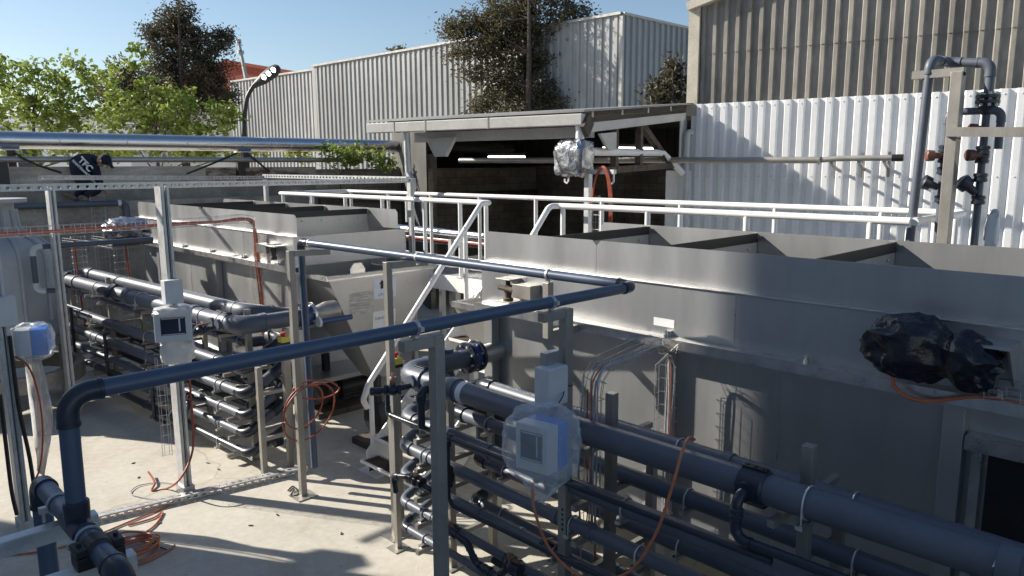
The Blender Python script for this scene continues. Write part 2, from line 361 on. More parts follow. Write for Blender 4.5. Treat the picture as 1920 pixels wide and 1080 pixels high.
m = MB(); m.prism([Vector((18, 21, 0)), Vector((18, 21, 3.4)), Vector((20, 9, 3.4)), Vector((20, 9, 0))], X*.25); obj('back_wall', m, 'block', sh)
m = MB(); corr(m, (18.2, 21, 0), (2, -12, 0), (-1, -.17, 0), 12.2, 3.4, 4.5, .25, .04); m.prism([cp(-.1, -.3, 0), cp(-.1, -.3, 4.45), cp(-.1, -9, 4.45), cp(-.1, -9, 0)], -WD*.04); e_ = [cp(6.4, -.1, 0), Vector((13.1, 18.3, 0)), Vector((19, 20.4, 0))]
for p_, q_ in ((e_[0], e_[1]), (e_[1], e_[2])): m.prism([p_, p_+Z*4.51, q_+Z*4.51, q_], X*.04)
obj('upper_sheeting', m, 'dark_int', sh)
m = MB(); m.prism([e_[0]+X*.05, e_[0]+X*.05+Z*3.35, e_[1]+X*.05+Z*3.35, e_[1]+X*.05], X*.15); obj('side_wall', m, 'block', sh)
m = MB()
for k in range(8): m.beam(cp(.05, 3.9-k*1.0, zr(3.9-k)-.05 if k < 4 else 4.44), cp(3.9 if k < 4 else 6.3, 3.9-k*1.0, zr(3.9-k)-.05) if k < 4 else cp(6.3, 3.9-k*1.0, 4.44), .06, .08)
obj('purlins', m, 'pipe_dull', sh)
m = MB(); corr(m, cp(.46, .01, 0), WD, WN, .5, 0, 3.3, .25, .03, .7, .1); m.beam(cp(.14, .02, 3.3), cp(.14, .02, 4.3), .3, .03, WD); obj('side_cladding', m, 'white_sheet', sh, solid=.002)
m = MB(); pp, _ = fillet([cp(.08, A, 4.0), cp(.08, A-.03, 3.62), cp(.12, A-.35, 3.6), cp(.25, .75, 3.62), cp(.16, .35, 3.4), cp(.06, .2, 3.25)], .12); m.tube(pp, .06, 12); obj('gutter_pipe', m, 'white_sheet', sh)
m = MB(); pp, _ = fillet([cp(3.25, A-.03, 3.95), cp(3.25, A-.05, 3.3), cp(3.12, A-.03, 3.1), cp(3.27, A-.05, 2.85), cp(3.27, A-.05, 2.5)], .1); m.tube(pp, .055, 10); obj('gutter_pipe', m, 'galv', sh)
for i, (pa, pb, dd) in enumerate((((915, 294), (985, 294), 16), ((1130, 277), (1226, 278), 14))):
    qa, qb = deep(*pa, dd), deep(*pb, dd)
    lt = thing('tube_light', ('lit tube light far inside the shed left of the foil wrapped box', 'lit tube light inside the shed between the two rusty posts')[i], 'light', qa, 'lit tube lights in the shed')
    m = MB(); m.tube([qa, qb], .017, 8); obj('tube', m, 'tube', lt)
    m = MB(); m.beam(qa+Z*.05, qb+Z*.05, .1, .04); obj('housing', m, 'rust', lt)
m = MB(); m.beam((9.9, WY_-.1, 2.55), (17.9, WY_-.1, 2.55), .1, .16); obj('wall_beam', m, 'rust', sh)

# retaining wall along the back, with the ledge the worker kneels on
WY = 17.2
rw = thing('retaining_wall', 'long flaking concrete wall with a ledge behind the tanks', 'wall', (3, WY, 0))
m = MB(); m.box((-4, WY, 0), (9.9, WY+.3, 3.02)); obj('upper_wall', m, 'concrete', rw)
m = MB(); m.box((-4, WY-.04, 3.02), (7.1, WY+.34, 3.44)); obj('coping', m, 'rendered', rw)
m = MB(); m.box((7.1, WY-.04, 3.02), (9.9, WY+.34, 3.41)); obj('coping', m, 'flaky', rw, 'reddish coping with flaking render')
m = MB(); m.box((-4, WY-.7, 0), (8.9, WY, 2.74)); obj('ledge', m, 'concrete', rw)
m = MB(); m.box((9.9, WY-.05, 0), (18, WY+.25, 3.35)); obj('block_section', m, 'block', rw)

# pale metal hall behind
B0 = Vector((24.1, 18.4, 0)); B1 = Vector((21.4, 47.7, 0)); bd = (B1-B0).normalized(); bn = Vector((-bd.y, bd.x, 0))
fh = thing('metal_hall', 'long pale silver ribbed metal hall in the background', 'building', B0)
m = MB(); corr(m, B0, bd, bn, 20, 0, lambda t: 9.15-.012*t,   .36, .055, .35, .14); corr(m, B0+bd*20-bn*.5, bd, bn, 10, 0, 8.8, .36, .055, .35, .14)
m.beam(B0+bd*20+Z*0-bn*.25, B0+bd*20+Z*8.95-bn*.25, .5, .3, bd)
obj('long_wall', m, 'far_sheet', fh)
e1 = Vector((28.8, 18.1, 0)); ed = (e1-B0).normalized(); en = Vector((ed.y, -ed.x, 0))
m = MB(); corr(m, B0+ed*.02, ed, en, 8, 0, lambda t: 9.1-.02*t, .36, .07, .35, .14); obj('end_wall', m, 'far_sheet', fh)
m = MB(); m.beam(B0+Z*9.18, B0+bd*20+Z*8.94, .25, .1); m.beam(B0+bd*20-bn*.5+Z*8.85, B0+bd*30-bn*.5+Z*8.85, .25, .1); m.beam(B0+Z*9.16, B0+ed*8+Z*9.0, .25, .1); m.beam(B0+Z*.1, B0+Z*9.1, .14, .14, bd)
obj('edge_flashing', m, 'pipe_dull', fh)
m = MB(); m.prism([B0-bn*.6+Z*9.1, B0-bn*12+Z*9.6, B0-bn*12+bd*30+Z*9.6, B0+bd*30-bn*.6+Z*8.8], Z*.05); obj('roof', m, 'far_sheet', fh)
# red hall further left
p0 = deep(430, 200, 60); p1 = deep(545, 200, 62)
rb = thing('red_hall', 'low brick red metal hall seen between the dark tree and the street lamp', 'building', (p0.x, p0.y, 0))
a = deep(280, 170, 64); b = deep(600, 170, 58); a.z = b.z = 0; dd = (b-a).normalized(); nn_ = Vector((dd.y, -dd.x, 0))
m = MB(); m.prism([a+Z*8.4, a+Z*10.6, a.lerp(b, .5)+Z*11.8, b+Z*10.2, b+Z*8.4], -nn_*12); obj('upper_wall', m, 'red_wall', rb)
m = MB(); m.prism([a, a+Z*8.4, b+Z*8.4, b], -nn_*11.9); obj('lower_wall', m, 'far_sheet', rb)
m = MB(); m.beam(a+Z*10.7, a.lerp(b, .5)+Z*11.9, .3, .25); m.beam(a.lerp(b, .5)+Z*11.9, b+Z*10.3, .3, .25); obj('verge', m, 'red_wall', rb)
# low white house behind the green trees
a = deep(60, 230, 34); b = deep(240, 230, 34); a.z = b.z = 0
hb = thing('low_house', 'pale low building half hidden behind the green trees', 'building', a)
dd = (b-a).normalized(); nn_ = Vector((dd.y, -dd.x, 0))
m = MB(); m.prism([a-dd*9, a-dd*9+Z*5.2, b+Z*5.2, b], -nn_*6); obj('wall', m, 'white_sheet', hb)
m = MB(); m.prism([a-dd*9.3+Z*5.2+nn_*.3, b+dd*.3+Z*5.2+nn_*.3, b+dd*.3+Z*5.9-nn_*3, a-dd*9.3+Z*5.9-nn_*3], Z*.1); obj('roof', m, 'far_sheet', hb)
for k in range(3):
    m = MB(); q = a+dd*(-4+3.2*k)+Z*3.2+nn_*.02; m.prism([q, q+dd*1.1, q+dd*1.1+Z*1.2, q+Z*1.2], nn_*.03); obj('window', m, 'screen', hb)
# unseen block left of the yard, inferred from its shade, cladding paled to bounce light
sb = thing('neighbour_building', 'tall pale clad block out of view left of the yard', 'building', (-8, 8, 0))
m = MB(); m.box((-16, -1, 0), (-2.2, 14.3, 12.3)); obj('wall', m, 'bounce_clad', sb)
m = MB(); m.box((-16.1, -1.1, 12.3), (-2.2, 14.3, 12.5)); obj('roof', m, 'galv', sb)

# ------------------------------------------------------------------ trees
def tree(name, label, base, h, blobs, nleaf, size, lm, thin=.5, trunk_r=.2, group=None, seed=1, top=None, lean=(0, 0), spread=2.3, dens=17):
    rnd = random.Random(seed); base = Vector(base); t = thing(name, label, 'tree', base, group)
    m = MB(); top = top or h*.92
    tr = [base+Vector((lean[0]*f+.12*math.sin(5*f+seed), lean[1]*f+.12*math.cos(4*f+seed), f*top)) for f in [i/8 for i in range(9)]]
    m.tube(tr, [trunk_r*(1.15-.95*i/8) for i in range(9)], 8)
    lf = MB(); twigs = []
    for (bx, by, bz, rx, rz, wgt) in blobs:
        c = base+Vector((bx, by, bz)); n = max(4, int(wgt*dens))
        k = min(range(9), key=lambda i: abs(tr[i].z-(c.z-.6*rx))); s0 = tr[k]
        mid = s0.lerp(c, .55)+Vector((rnd.uniform(-.1, .1), rnd.uniform(-.1, .1), .1*rx)); rr = trunk_r*.42*(1-k/11)
        m.tube([s0, mid, c], [rr, rr*.7, rr*.4], 6)
        for _ in range(n):
            v = Vector((rnd.gauss(0, 1), rnd.gauss(0, 1), rnd.gauss(0, 1))).normalized()*(rnd.random()**.45)
            p = c+Vector((v.x*rx, v.y*rx, v.z*rz)); twigs.append((p, wgt))
            if rnd.random() < .55: m.tube([c, c.lerp(p, .5)+Vector((0, 0, .06*rx)), p], [rr*.35, rr*.2, .006], 4, cap=False)
    per = max(1, nleaf//len(twigs))
    for p, wg in twigs:
        cr = rnd.uniform(.5, 1.1)*size*spread; ax = Vector((rnd.gauss(0, 1), rnd.gauss(0, 1), rnd.gauss(0, .5))).normalized()
        for _ in range(per):
            q = p+Vector((rnd.gauss(0, .45), rnd.gauss(0, .45), rnd.gauss(0, .34)))*cr+ax*rnd.uniform(-.6, .6)*cr
            d = (Vector((rnd.gauss(0, 1), rnd.gauss(0, 1), rnd.gauss(-.25, .7)))+ax*.8).normalized(); s = d.cross(Vector((rnd.gauss(0, 1), rnd.gauss(0, 1), rnd.gauss(0, 1)))).normalized()
            L = size*rnd.uniform(.65, 1.25); wd = L*thin
            e = d.cross(s)*L*.12
            lf.add([q-d*L*.5, q+s*wd*.5+e, q+d*L*.5, q-s*wd*.5+e], [(0, 1, 2), (0, 2, 3)])
    obj('trunk', m, 'bark', t); obj('crown', lf, lm, t)
    return t
def blobs_px(pts, dist, base):
    out = []
    for (px, py, r, rzf, wg) in pts:
        p = deep(px, py, dist)-base; out.append((p.x, p.y, p.z, r, r*rzf, wg))
    return out
D = 38; bp = deep(352, 300, D); bp.z = 0
tree('conifer', 'tall dark dense conifer rising above the green trees on the left', bp, 12, blobs_px(
    [(335, 22, .75, 1, 1.1), (322, 50, .9, 1, 1.4), (352, 60, 1.0, 1, 1.6), (300, 78, .9, .9, 1.3), (375, 85, 1.1, .9, 1.7), (410, 78, .7, .7, .8), (335, 105, 1.5, .9, 2.2), (395, 115, 1.1, .8, 1.6), (305, 125, .9, .8, 1.2), (360, 150, 1.5, .9, 2.2), (400, 165, 1.2, .9, 1.7), (330, 170, 1.3, 1, 1.6), (375, 200, 1.5, 1, 2), (415, 185, .8, .7, 1), (320, 215, 1.3, 1, 1.5), (285, 58, .5, .6, .5), (425, 65, .4, .6, .4)], D, bp), 21000, .19, 'leaf_dark', .42, .26, seed=3, spread=3.0)
D = 36; bp = deep(240, 300, D); bp.z = 0
tree('conifer', 'smaller brownish conifer behind the green trees beside the tall dark one', bp, 8, blobs_px([(235, 150, .9, .9, 1.2), (215, 185, 1, .9, 1.2), (265, 165, 1, .9, 1.3), (250, 205, 1.3, .9, 1.6), (215, 225, 1.1, .9, 1)], D, bp), 3500, .28, 'leaf_olive', .4, .16, seed=5)
x = 22.2; bp = at(990, 300, x=x); bp.z = 0; D = 31.2
tree('pine', 'tall olive pine standing against the silver metal hall', bp, 11, blobs_px(
    [(975, 0, 1.4, .8, 1.8), (1030, 25, 1.5, .7, 1.9), (1075, 28, 1.0, .7, 1.2), (940, 30, 1.2, .7, 1.5), (890, 50, 1.1, .6, 1.4), (850, 52, .7, .5, .8), (910, 75, 1.1, .6, 1.3), (960, 70, 1.4, .7, 1.7), (1010, 65, 1.1, .7, 1.2), (870, 100, .7, .6, .6), (940, 110, 1.1, .8, 1.3), (975, 140, 1.1, .9, 1.3), (1015, 120, .8, .7, .8), (930, 160, 1.0, .9, 1.1), (1020, 175, .9, .9, .9), (955, 195, 1.3, .8, 1.4), (1000, 205, 1.1, .7, 1.1), (905, 200, .8, .7, .8), (1040, 195, .7, .6, .6), (1000, -25, 1.4, .7, 1.6), (885, 135, .5, .8, .4)], D, bp), 27000, .175, 'leaf_olive', .38, .2, seed=11, top=10.5, spread=3.2, dens=21)
D = 25; bp = deep(1255, 300, D); bp.z = 0
tree('small_tree', 'small dark leafy tree between the silver hall and the zinc gable', bp, 7, blobs_px([(1262, 130, .35, 1, .6), (1265, 155, .5, 1, .9), (1240, 172, .5, .8, .9), (1270, 185, .7, .9, 1), (1225, 185, .5, .7, .7)], D, bp), 1500, .2, 'leaf_dark', .5, .08, seed=12)
D = 60; bp = deep(745, 300, D); bp.z = 0
tree('far_tree', 'tiny tree top showing above the roof of the silver hall', bp, 12, blobs_px([(735, 101, .35, .7, .5), (748, 97, .5, .7, .7), (759, 100, .3, .7, .5)], D, bp), 500, .25, 'leaf_olive', .5, .1, seed=14, top=11)
D = 22; bp = deep(70, 300, D); bp.z = 0
tree('broadleaf_tree', 'bright green spreading tree at the far left above the shiny pipe', bp, 6.6, blobs_px(
    [(-40, 150, 1.0, .6, 1.2), (10, 125, .7, .5, .9), (30, 165, 1.0, .5, 1.4), (75, 130, .6, .4, .7), (110, 160, .9, .5, 1.2), (150, 125, .55, .4, .6), (165, 160, .7, .5, .9), (100, 195, 1.1, .5, 1.5), (40, 205, 1.0, .5, 1.3), (150, 195, .8, .5, 1.1), (-10, 225, 1.0, .5, 1.2), (80, 225, 1.0, .4, 1.2), (150, 232, .8, .4, 1), (60, 275, 1.1, .4, 1.2), (140, 280, 1.0, .4, 1.1), (200, 285, .9, .4, 1)], D, bp), 4500, .17, 'leaf', .6, .12, seed=21, top=5.4, spread=1.7, dens=12)
D = 21; bp = deep(290, 300, D); bp.z = 0
tree('broadleaf_tree', 'bright green bushy tree in front of the tall dark conifer', bp, 6, blobs_px(
    [(262, 95, .22, .8, .25), (255, 120, .25, .8, .3), (200, 140, .5, .6, .5), (225, 175, .7, .5, .9), (285, 165, .6, .6, .8), (345, 185, .7, .5, 1), (250, 205, .9, .5, 1.2), (310, 205, 1.0, .5, 1.4), (370, 205, .7, .5, .9), (420, 220, .6, .4, .7), (220, 232, .8, .4, 1.1), (290, 235, .9, .4, 1.2), (350, 235, .9, .4, 1.1), (410, 240, .6, .4, .8), (440, 215, .3, .5, .3), (260, 280, .9, .4, 1), (330, 285, .9, .4, 1), (400, 285, .8, .4, 1), (470, 288, .6, .4, .8)], D, bp), 3600, .17, 'leaf', .6, .1, seed=23, top=5.0, spread=1.7, dens=11)
D = 19; bp = deep(640, 315, D); bp.z = 0
tree('shrub', 'low green shrub showing between the two long pipes by the shed', bp, 3.6, blobs_px([(560, 292, .4, .5, .5), (640, 290, .5, .5, .6), (690, 290, .5, .5, .6), (720, 310, .3, .7, .4), (665, 298, .4, .5, .5)], D, bp), 900, .13, 'leaf', .62, .05, seed=25, top=3.2)

# street lamp and far mast
D = 21; b0 = deep(458, 250, D); b0.z = 0
lp = thing('street_lamp', 'dark curved street lamp with three lit lights in front of the silver hall', 'street lamp', b0)
pp = [deep(458, 252, D), deep(459, 215, D), deep(463, 185, D), deep(473, 165, D), deep(484, 154, D)]
m = MB(); m.tube([b0, pp[0]], .075, 10); m.tube(smoothpath(pp), .06, 10); obj('pole', m, 'lampblack', lp)
h0 = deep(474, 163, D); h1 = deep(524, 125, D); dr = (h1-h0).normalized(); sd_ = dr.cross(_f2).normalized(); m = MB()
L = (h1-h0).length; prof = [(0, .06), (.12, .10), (.4, .18), (.75, .20), (.93, .15), (1, .05)]; vs = []
tilt = (sd_*.85+_f2*.15).normalized(); nrm = dr.cross(tilt).normalized(); nrm = -nrm if nrm.dot(_f2) > 0 else nrm
for f, wd in prof:
    c = h0+dr*L*f
    for a in range(10):
        an = 2*math.pi*a/10; vs.append(c+tilt*wd*math.cos(an)+nrm*.06*math.sin(an))
m.add(vs, [(i*10+k, i*10+(k+1) % 10, (i+1)*10+(k+1) % 10, (i+1)*10+k) for i in range(5) for k in range(10)]+[tuple(range(9, -1, -1)), tuple(range(50, 60))], True); obj('lamp_head', m, 'lampblack', lp)
for f in (.44, .62, .80):
    m = MB(); c = h0+dr*L*f+nrm*.05; m.add([c+tilt*.085*math.cos(a)+dr*.06*math.sin(a)+nrm*.012 for a in [2*math.pi*k/12 for k in range(12)]], [tuple(range(12))]); m.prism([c+tilt*.085*math.cos(a)+dr*.06*math.sin(a) for a in [2*math.pi*k/12 for k in range(12)]], nrm*.01); obj('led_panel', m, 'led', lp)
D = 52; a = deep(462, 150, D); b = deep(447, 77, D); a0 = Vector((a.x, a.y, 0))
ms = thing('mast', 'thin leaning mast far away beside the tall dark conifer', 'mast', a0)
m = MB(); m.tube([a0, a, b], [.17, .15, .11], 6); obj('pole', m, 'pipe_dull', ms)
m = MB(); m.obox(deep(451, 98, D), (.2, 0, 0), (0, .12, 0), (0, 0, .12)); obj('fitting', m, 'pipe_dull', ms); m = MB(); m.obox(b, (.16, 0, 0), (0, .12, 0), (0, 0, .12)); obj('fitting', m, 'pipe_dull', ms)

# ------------------------------------------------------------------ the two stainless tanks
XF, XB = 4.6, 6.22
def tank(name, label, y0, y1, baffles, stiff, hop_y, hop_dir, splash_near, splash_far, cut):
    """y0 is the end nearer the camera's right, y1 the far end; hop_dir -1 puts the hopper on y0, +1 on y1"""
    t = thing(name, label, 'tank', (XF, (y0+y1)/2, 0), 'stainless tanks in line')
    m = MB(); m.box((XF, y0, 2.16), (XF+.012, y1, 2.53)); m.box((XB+.1, y0, 2.16), (XB+.112, y1, 2.53)); obj('upper_panel', m, 'steel', t)
    m = MB(); m.box((XF+.012, y0, 2.16), (XB+.1, y0+.012, 2.53)); obj('end_panel', m, 'hop', t)
    m = MB(); m.box((XF+.012, y1-.012, 2.16), (XB+.1, y1, 2.53)); obj('end_panel', m, 'hop', t)
    m = MB(); m.box((XF-.012, y0-.012, 2.531), (XF+.075, y1+.012, 2.543)); m.box((XB+.05, y0-.012, 2.531), (XB+.125, y1+.012, 2.543)); obj('top_flange', m, 'steel_b', t, bevel=.003)
    def splash(x, a, b, lab):
        P = [(x, a, 2.543), (x, b, 2.543), (x, b, 2.77), (x, b-.04, 2.81), (x, a+.04, 2.81), (x, a, 2.77)]
        mm = MB(); mm.prism(P, (.006, 0, 0)); obj('splash_board', mm, 'steel', t, lab)
    ya, yb = splash_near; ym = cut or (ya+yb)/2
    splash(XF+.055, ya, ym-.002, None); splash(XF+.055, ym+.002, yb, None)
    splash(XB, splash_far[0], splash_far[1], None)
    for yy in baffles:
        m = MB(); m.box((XF+.07, yy, 2.36), (XB-.01, yy+.008, 2.745)); b = obj('baffle', m, 'hop', t)
        m = MB(); m.box((XF+.07, yy-.012, 2.72), (XB-.02, yy-.001, 2.80)); obj('gasket', m, 'black', b)
        m = MB(); m.box((XB-.03, yy+.0085, 2.36), (XB-.001, yy+.06, 2.80)); obj('cleat', m, 'steel_b', b)
        for k in range(5):
            m = MB(); m.lathe((XF+.25+k*.3, yy-.001, 2.67), -Y, [(.014, 0), (.014, .01), (.006, .014)], 6); obj('bolt', m, 'galv', b)
    m = MB(); m.box((XF+.02, y0+.02, 2.28), (XB+.09, y1-.02, 2.30))
    for k in range(int((y1-y0)/.14)): m.box((XF+.03, y0+.06+k*.14, 2.30), (XB+.08, y0+.10+k*.14, 2.35))
    obj('settling_media', m, 'media', t)
    # ledge, body, stiffeners, legs
    m = MB(); m.box((XF-.10, y0, 2.148), (XF+.1, y1, 2.16)); m.box((XF-.10, y0, 2.09), (XF-.09, y1, 2.148)); obj('ledge_channel', m, 'steel_b', t)
    m = MB(); m.box((XF+.1, y0+(.7 if hop_dir < 0 else 0), .62), (XB, y1-(.7 if hop_dir > 0 else 0), 2.147)); m.box((XF+.1, y0 if hop_dir < 0 else y1-.7, .62), (XF+.108, y0+.7 if hop_dir < 0 else y1, 2.147)); obj('body', m, 'steel', t)
    m = MB(); m.box((XF+.02, y0, .56), (XB+.05, y1, .62)); m.box((XF-.02, y0, 2.05), (XF+.1, y1, 2.085)); obj('frame', m, 'steel', t)
    for yy in stiff:
        m = MB(); m.box((XF+.0, yy, .62), (XF+.098, yy+.11, 2.085)); obj('stiffener', m, 'steel', t, bevel=.004)
        for xx in (XF+.06, XB-.05):
            m = MB(); m.box((xx-.05, yy, 0), (xx+.05, yy+.1, .56)); obj('leg', m, 'steel', t)
    k = y0+.3
    while k < y1:
        m = MB(); m.box((XF-.03, k, 2.16), (XF-.001, k+.05, 2.20)); m.lathe((XF-.045, k+.025, 2.16), Z, [(.018, 0), (.018, .02), (.008, .021), (.008, .05)], 8); obj('hold_down_clip', m, 'steel_b', t); k += 1.05
    # hopper
    zt = 2.07; ye = y0-.004 if hop_dir < 0 else y1+.004; yf = hop_y; s = hop_dir
    xa, xb = XF+.12, XB+.2
    cx = (xa+xb)/2+.0; cyy = yf-s*.12; yb_ = ye-s*.69
    T = [Vector((xa, yb_, zt)), Vector((xb, yb_, zt)), Vector((xb, yf, zt)), Vector((xa, yf, zt))]
    B = [Vector((cx-.14, cyy-s*.3, .62)), Vector((cx+.14, cyy-s*.3, .62)), Vector((cx+.14, cyy, .62)), Vector((cx-.14, cyy, .62))]
    m = MB()
    for i, j in ((1, 2), (2, 3), (3, 0)):
        m.quad(T[i], T[j], B[j], B[i]) if s > 0 else m.quad(T[j], T[i], B[i], B[j])
    hop = obj('hopper', m, 'hop', t, solid=.006)
    m = MB(); w_ = .06
    m.box((xa-.01, yf-w_ if s > 0 else yf, zt-.055), (xb+.01, yf if s > 0 else yf+w_, zt)); m.box((xa-.01, min(ye, yf-s*w_), zt-.055), (xa+w_, max(ye, yf-s*w_), zt)); m.box((xb-w_, min(ye, yf-s*w_), zt-.055), (xb+.01, max(ye, yf-s*w_), zt))
    obj('rim', m, 'steel_b', hop)
    for xx in (xa+.35,):
        yl = yf-s*.03; P = [(xx, yl, zt), (xx+.22, yl, zt), (xx+.22, yl, zt+.05), (xx+.17, yl, zt+.13), (xx+.06, yl, zt+.13), (xx, yl, zt+.06)]
        m = MB(); m.prism(P, (0, .012, 0)); lug = obj('lifting_lug', m, 'steel_b', hop)
        m = MB(); m.lathe((xx+.11, yl-.002, zt+.08), -Y, [(.022, 0), (.022, .002)], 12); obj('lug_hole', m, 'white', lug) if False else None
    m = MB(); c0 = T[3].lerp(B[3], .42).lerp(T[0].lerp(B[0], .42), .5)
    return t, hop, (T, B)
tl, hopl, (HT, HB) = tank('stainless_tank', 'stainless tank farther left with labels stuck on its hopper', 8.6, 14.3, (9.35, 10.55, 11.8, 13.0), (8.62, 11.0, 13.3), 8.03, -1, (8.6, 14.3), (8.62, 14.3), 11.5)
tr, hopr, (GT, GB) = tank('stainless_tank', 'stainless tank on the right, half in shade, with a black bag on its side', -1.5, 5.08, (4.36, 3.2, 2.04, .9), (4.95, 3.02, 1.08, -.9), 5.66, 1, (-1.5, 5.08), (-1.5, 4.98), 3.77)
# right tank: labels, black sheet for the dark hollow under the side
m = MB(); p = at(1245, 605, x=XF-.001); m.box((XF-.003, p.y-.09, p.z-.03), (XF-.0005, p.y+.09, p.z+.03)); lb = obj('label', m, 'label', tr, 'small white label')
m = MB(); p = at(937, 672, x=XF+.1); m.prism([(XF+.0985, p.y, p.z-.09), (XF+.0985, p.y+.03, p.z-.1), (XF+.0985, p.y+.025, p.z+.02), (XF+.0985, p.y+.035, p.z+.11), (XF+.0985, p.y+.01, p.z+.08)], (.001, 0, 0)); obj('label', m, 'label', tr, 'torn white sticker')
m = MB(); m.box((XF-.01, -.9, 1.82), (XF+.094, 1.07, 1.90)); m.box((XF-.005, .98, .62), (XF+.09, 1.03, 1.82)); obj('opening_frame', m, 'steel_b', tr)
m = MB(); m.box((XF+.095, -.88, .66), (XF+.0985, .97, 1.81)); obj('opening_shade_sheet', m, 'black', tr)  # black sheet stands in for the shaded hollow; the body behind is solid
m = MB(); pts = [(XF+.06, .97-1.6*f, 1.90+.19*0) for f in (0, 1)]; m.prism([(XF+.085, .95, 2.05), (XF+.085, .95, 1.93), (XF+.085, .55, 1.93), (XF+.085, .2, 1.97), (XF+.085, -.2, 2.05)], (.01, 0, 0)); obj('gusset', m, 'steel', tr)
# hold down device near the tank's left end
m = MB(); p = at(960, 535, x=XF-.1)
m.box((XF-.13, p.y-.25, p.z-.10), (XF-.002, p.y-.03, p.z+.02)); m.box((XF-.15, p.y-.02, p.z+.045), (XF-.002, p.y+.16, p.z+.055)); m.box((XF-.15, p.y-.02, p.z-.155), (XF-.002, p.y+.16, p.z-.145))
dv = obj('valve_bracket', m, 'steel_post', tr, bevel=.003)
m = MB(); m.lathe((XF-.08, p.y+.07, p.z-.145), Z, [(.045, 0), (.045, .02), (.03, .03), (.035, .09), (.05, .1), (.05, .13), (.02, .14), (.02, .19)], 12); m.tube([(XF-.11, p.y-.03, p.z-.04), (XF-.11, p.y+.15, p.z-.03)], .025, 8); obj('small_valve', m, 'rust', dv)
m = MB(); p = at(505, 465, x=XF-.08); m.box((XF-.14, p.y-.02, p.z-.07), (XF-.002, p.y+.24, p.z+.05)); m.box((XF-.17, p.y-.26, p.z+.03), (XF-.002, p.y-.03, p.z+.045)); dv = obj('valve_bracket', m, 'steel_b', tl, bevel=.003)
m = MB(); m.lathe((XF-.09, p.y-.12, p.z-.14), Z, [(.045, 0), (.045, .03), (.03, .05), (.04, .12), (.02, .165)], 12); obj('small_valve', m, 'rust', dv)
# hopper stickers (they lie on the sloping front sheet)
def on_hop(u, v, off=.006):
    a = HT[3].lerp(HT[2], u); b = HB[3].lerp(HB[2], u); n = (HT[2]-HT[3]).cross(HB[3]-HT[3]).normalized(); n = n if n.y < 0 else -n
    return a.lerp(b, v)+n*off, (HT[2]-HT[3]).normalized(), (HT[3].lerp(HT[2], .5)-HB[3].lerp(HB[2], .5)).normalized(), n
def sticker(u, v, wd, ht, mname, lab):
    c, r_, u_, n = on_hop(u, v); m = MB(); m.obox(c, r_*wd/2, u_*ht/2, n*.0008); return obj('sticker', m, mname, hopl, lab), c, r_, u_, n
st, c, r_, u_, n = sticker(.50, .16, .36, .27, 'label_blue', 'white sticker with a black arrow and the words LIFT HERE')
m = MB(); q = c+n*.0015; A0 = [(-.03, -.055), (.03, -.055), (.03, .01), (.06, .01), (0, .065), (-.06, .01), (-.03, .01)]
m.prism([q+r_*(a-.06)*.75+u_*(b+.05) for a, b in A0], n*.0015); obj('arrow', m, 'ink', st)
text('lettering', 'LIFT HERE', .055, c-u_*.085+n*.002+r_*.02, r_, u_, 'inkgrey', st)
st, c, r_, u_, n = sticker(.50, .47, .36, .3, 'label', 'pale sticker with faded blue lettering')
text('lettering', 'TURNED', .05, c+u_*.05+n*.002-r_*.06, r_, u_, 'inkgrey', st)
st, c, r_, u_, n = sticker(.235, .27, .36, .30, 'label', 'worn clear sheet with faded printed lines')
M['plastic_film'] = mat('scuffed_film', (.42, .41, .38), .4, .3, .25, 9, .2, 20, (1, 1, 3)); st.data.materials.clear(); st.data.materials.append(M['plastic_film'])
for k in range(6):
    m = MB(); q = c+u_*(.11-.035*k)+n*.002; m.obox(q-r_*.02*(k % 2), r_*(.13-.015*(k % 3)), u_*.0035, n*.0008); obj('print_line', m, 'inkgrey', st)

# ------------------------------------------------------------------ walkway, stair and hand rails
wk = thing('walkway', 'white framed grating walkway behind the tanks', 'walkway', (6.9, 6, 0))
m = MB()
for k in range(46): m.box((6.42+k*.03, 1.9, 1.925), (6.425+k*.03, 12.4, 1.95))
for k in range(106): m.box((6.4, 1.9+k*.1, 1.93), (7.78, 1.906+k*.1, 1.945))
obj('grating', m, 'galv', wk)
m = MB(); m.box((6.34, 1.85, 1.75), (6.40, 12.45, 1.95)); m.box((7.78, 1.85, 1.75), (7.84, 12.45, 1.95)); m.box((6.4, 1.85, 1.75), (7.78, 1.9, 1.95)); m.box((6.4, 12.4, 1.75), (7.78, 12.45, 1.95)); obj('side_beam', m, 'white', wk)
for xx in (6.36, 7.8):
    for yy in (2.0, 5.4, 7.2, 9.6, 12.2):
        m = MB(); m.box((xx-.04, yy-.04, 0), (xx+.04, yy+.04, 1.75)); obj('leg', m, 'white', wk)
ZR = 2.95
def rail(name, label, pts, posts, rad=.033, fr=.07, group='white tubular hand rails', ends=()):
    t = thing(name, label, 'handrail', (pts[0][0], pts[0][1], 1.95), group); pp, _ = fillet(pts, fr, 5)
    m = MB(); m.tube(pp, rad, 10); obj('top_rail', m, 'white', t)
    for (x, y, z0, z1) in posts:
        m = MB(); m.tube([(x, y, z0), (x, y, z1-.02)], .029, 10); obj('post', m, 'white', t)
        m = MB(); m.box((x-.05, y-.05, z0), (x+.05, y+.05, z0+.01)); obj('base_plate', m, 'white', t)
    return t
px_y = lambda px, py, x: at(px, py, x=x).y
XN, XR = 6.38, 7.76
ys = [px_y(p, 362, XN) for p in (557, 626, 712)]
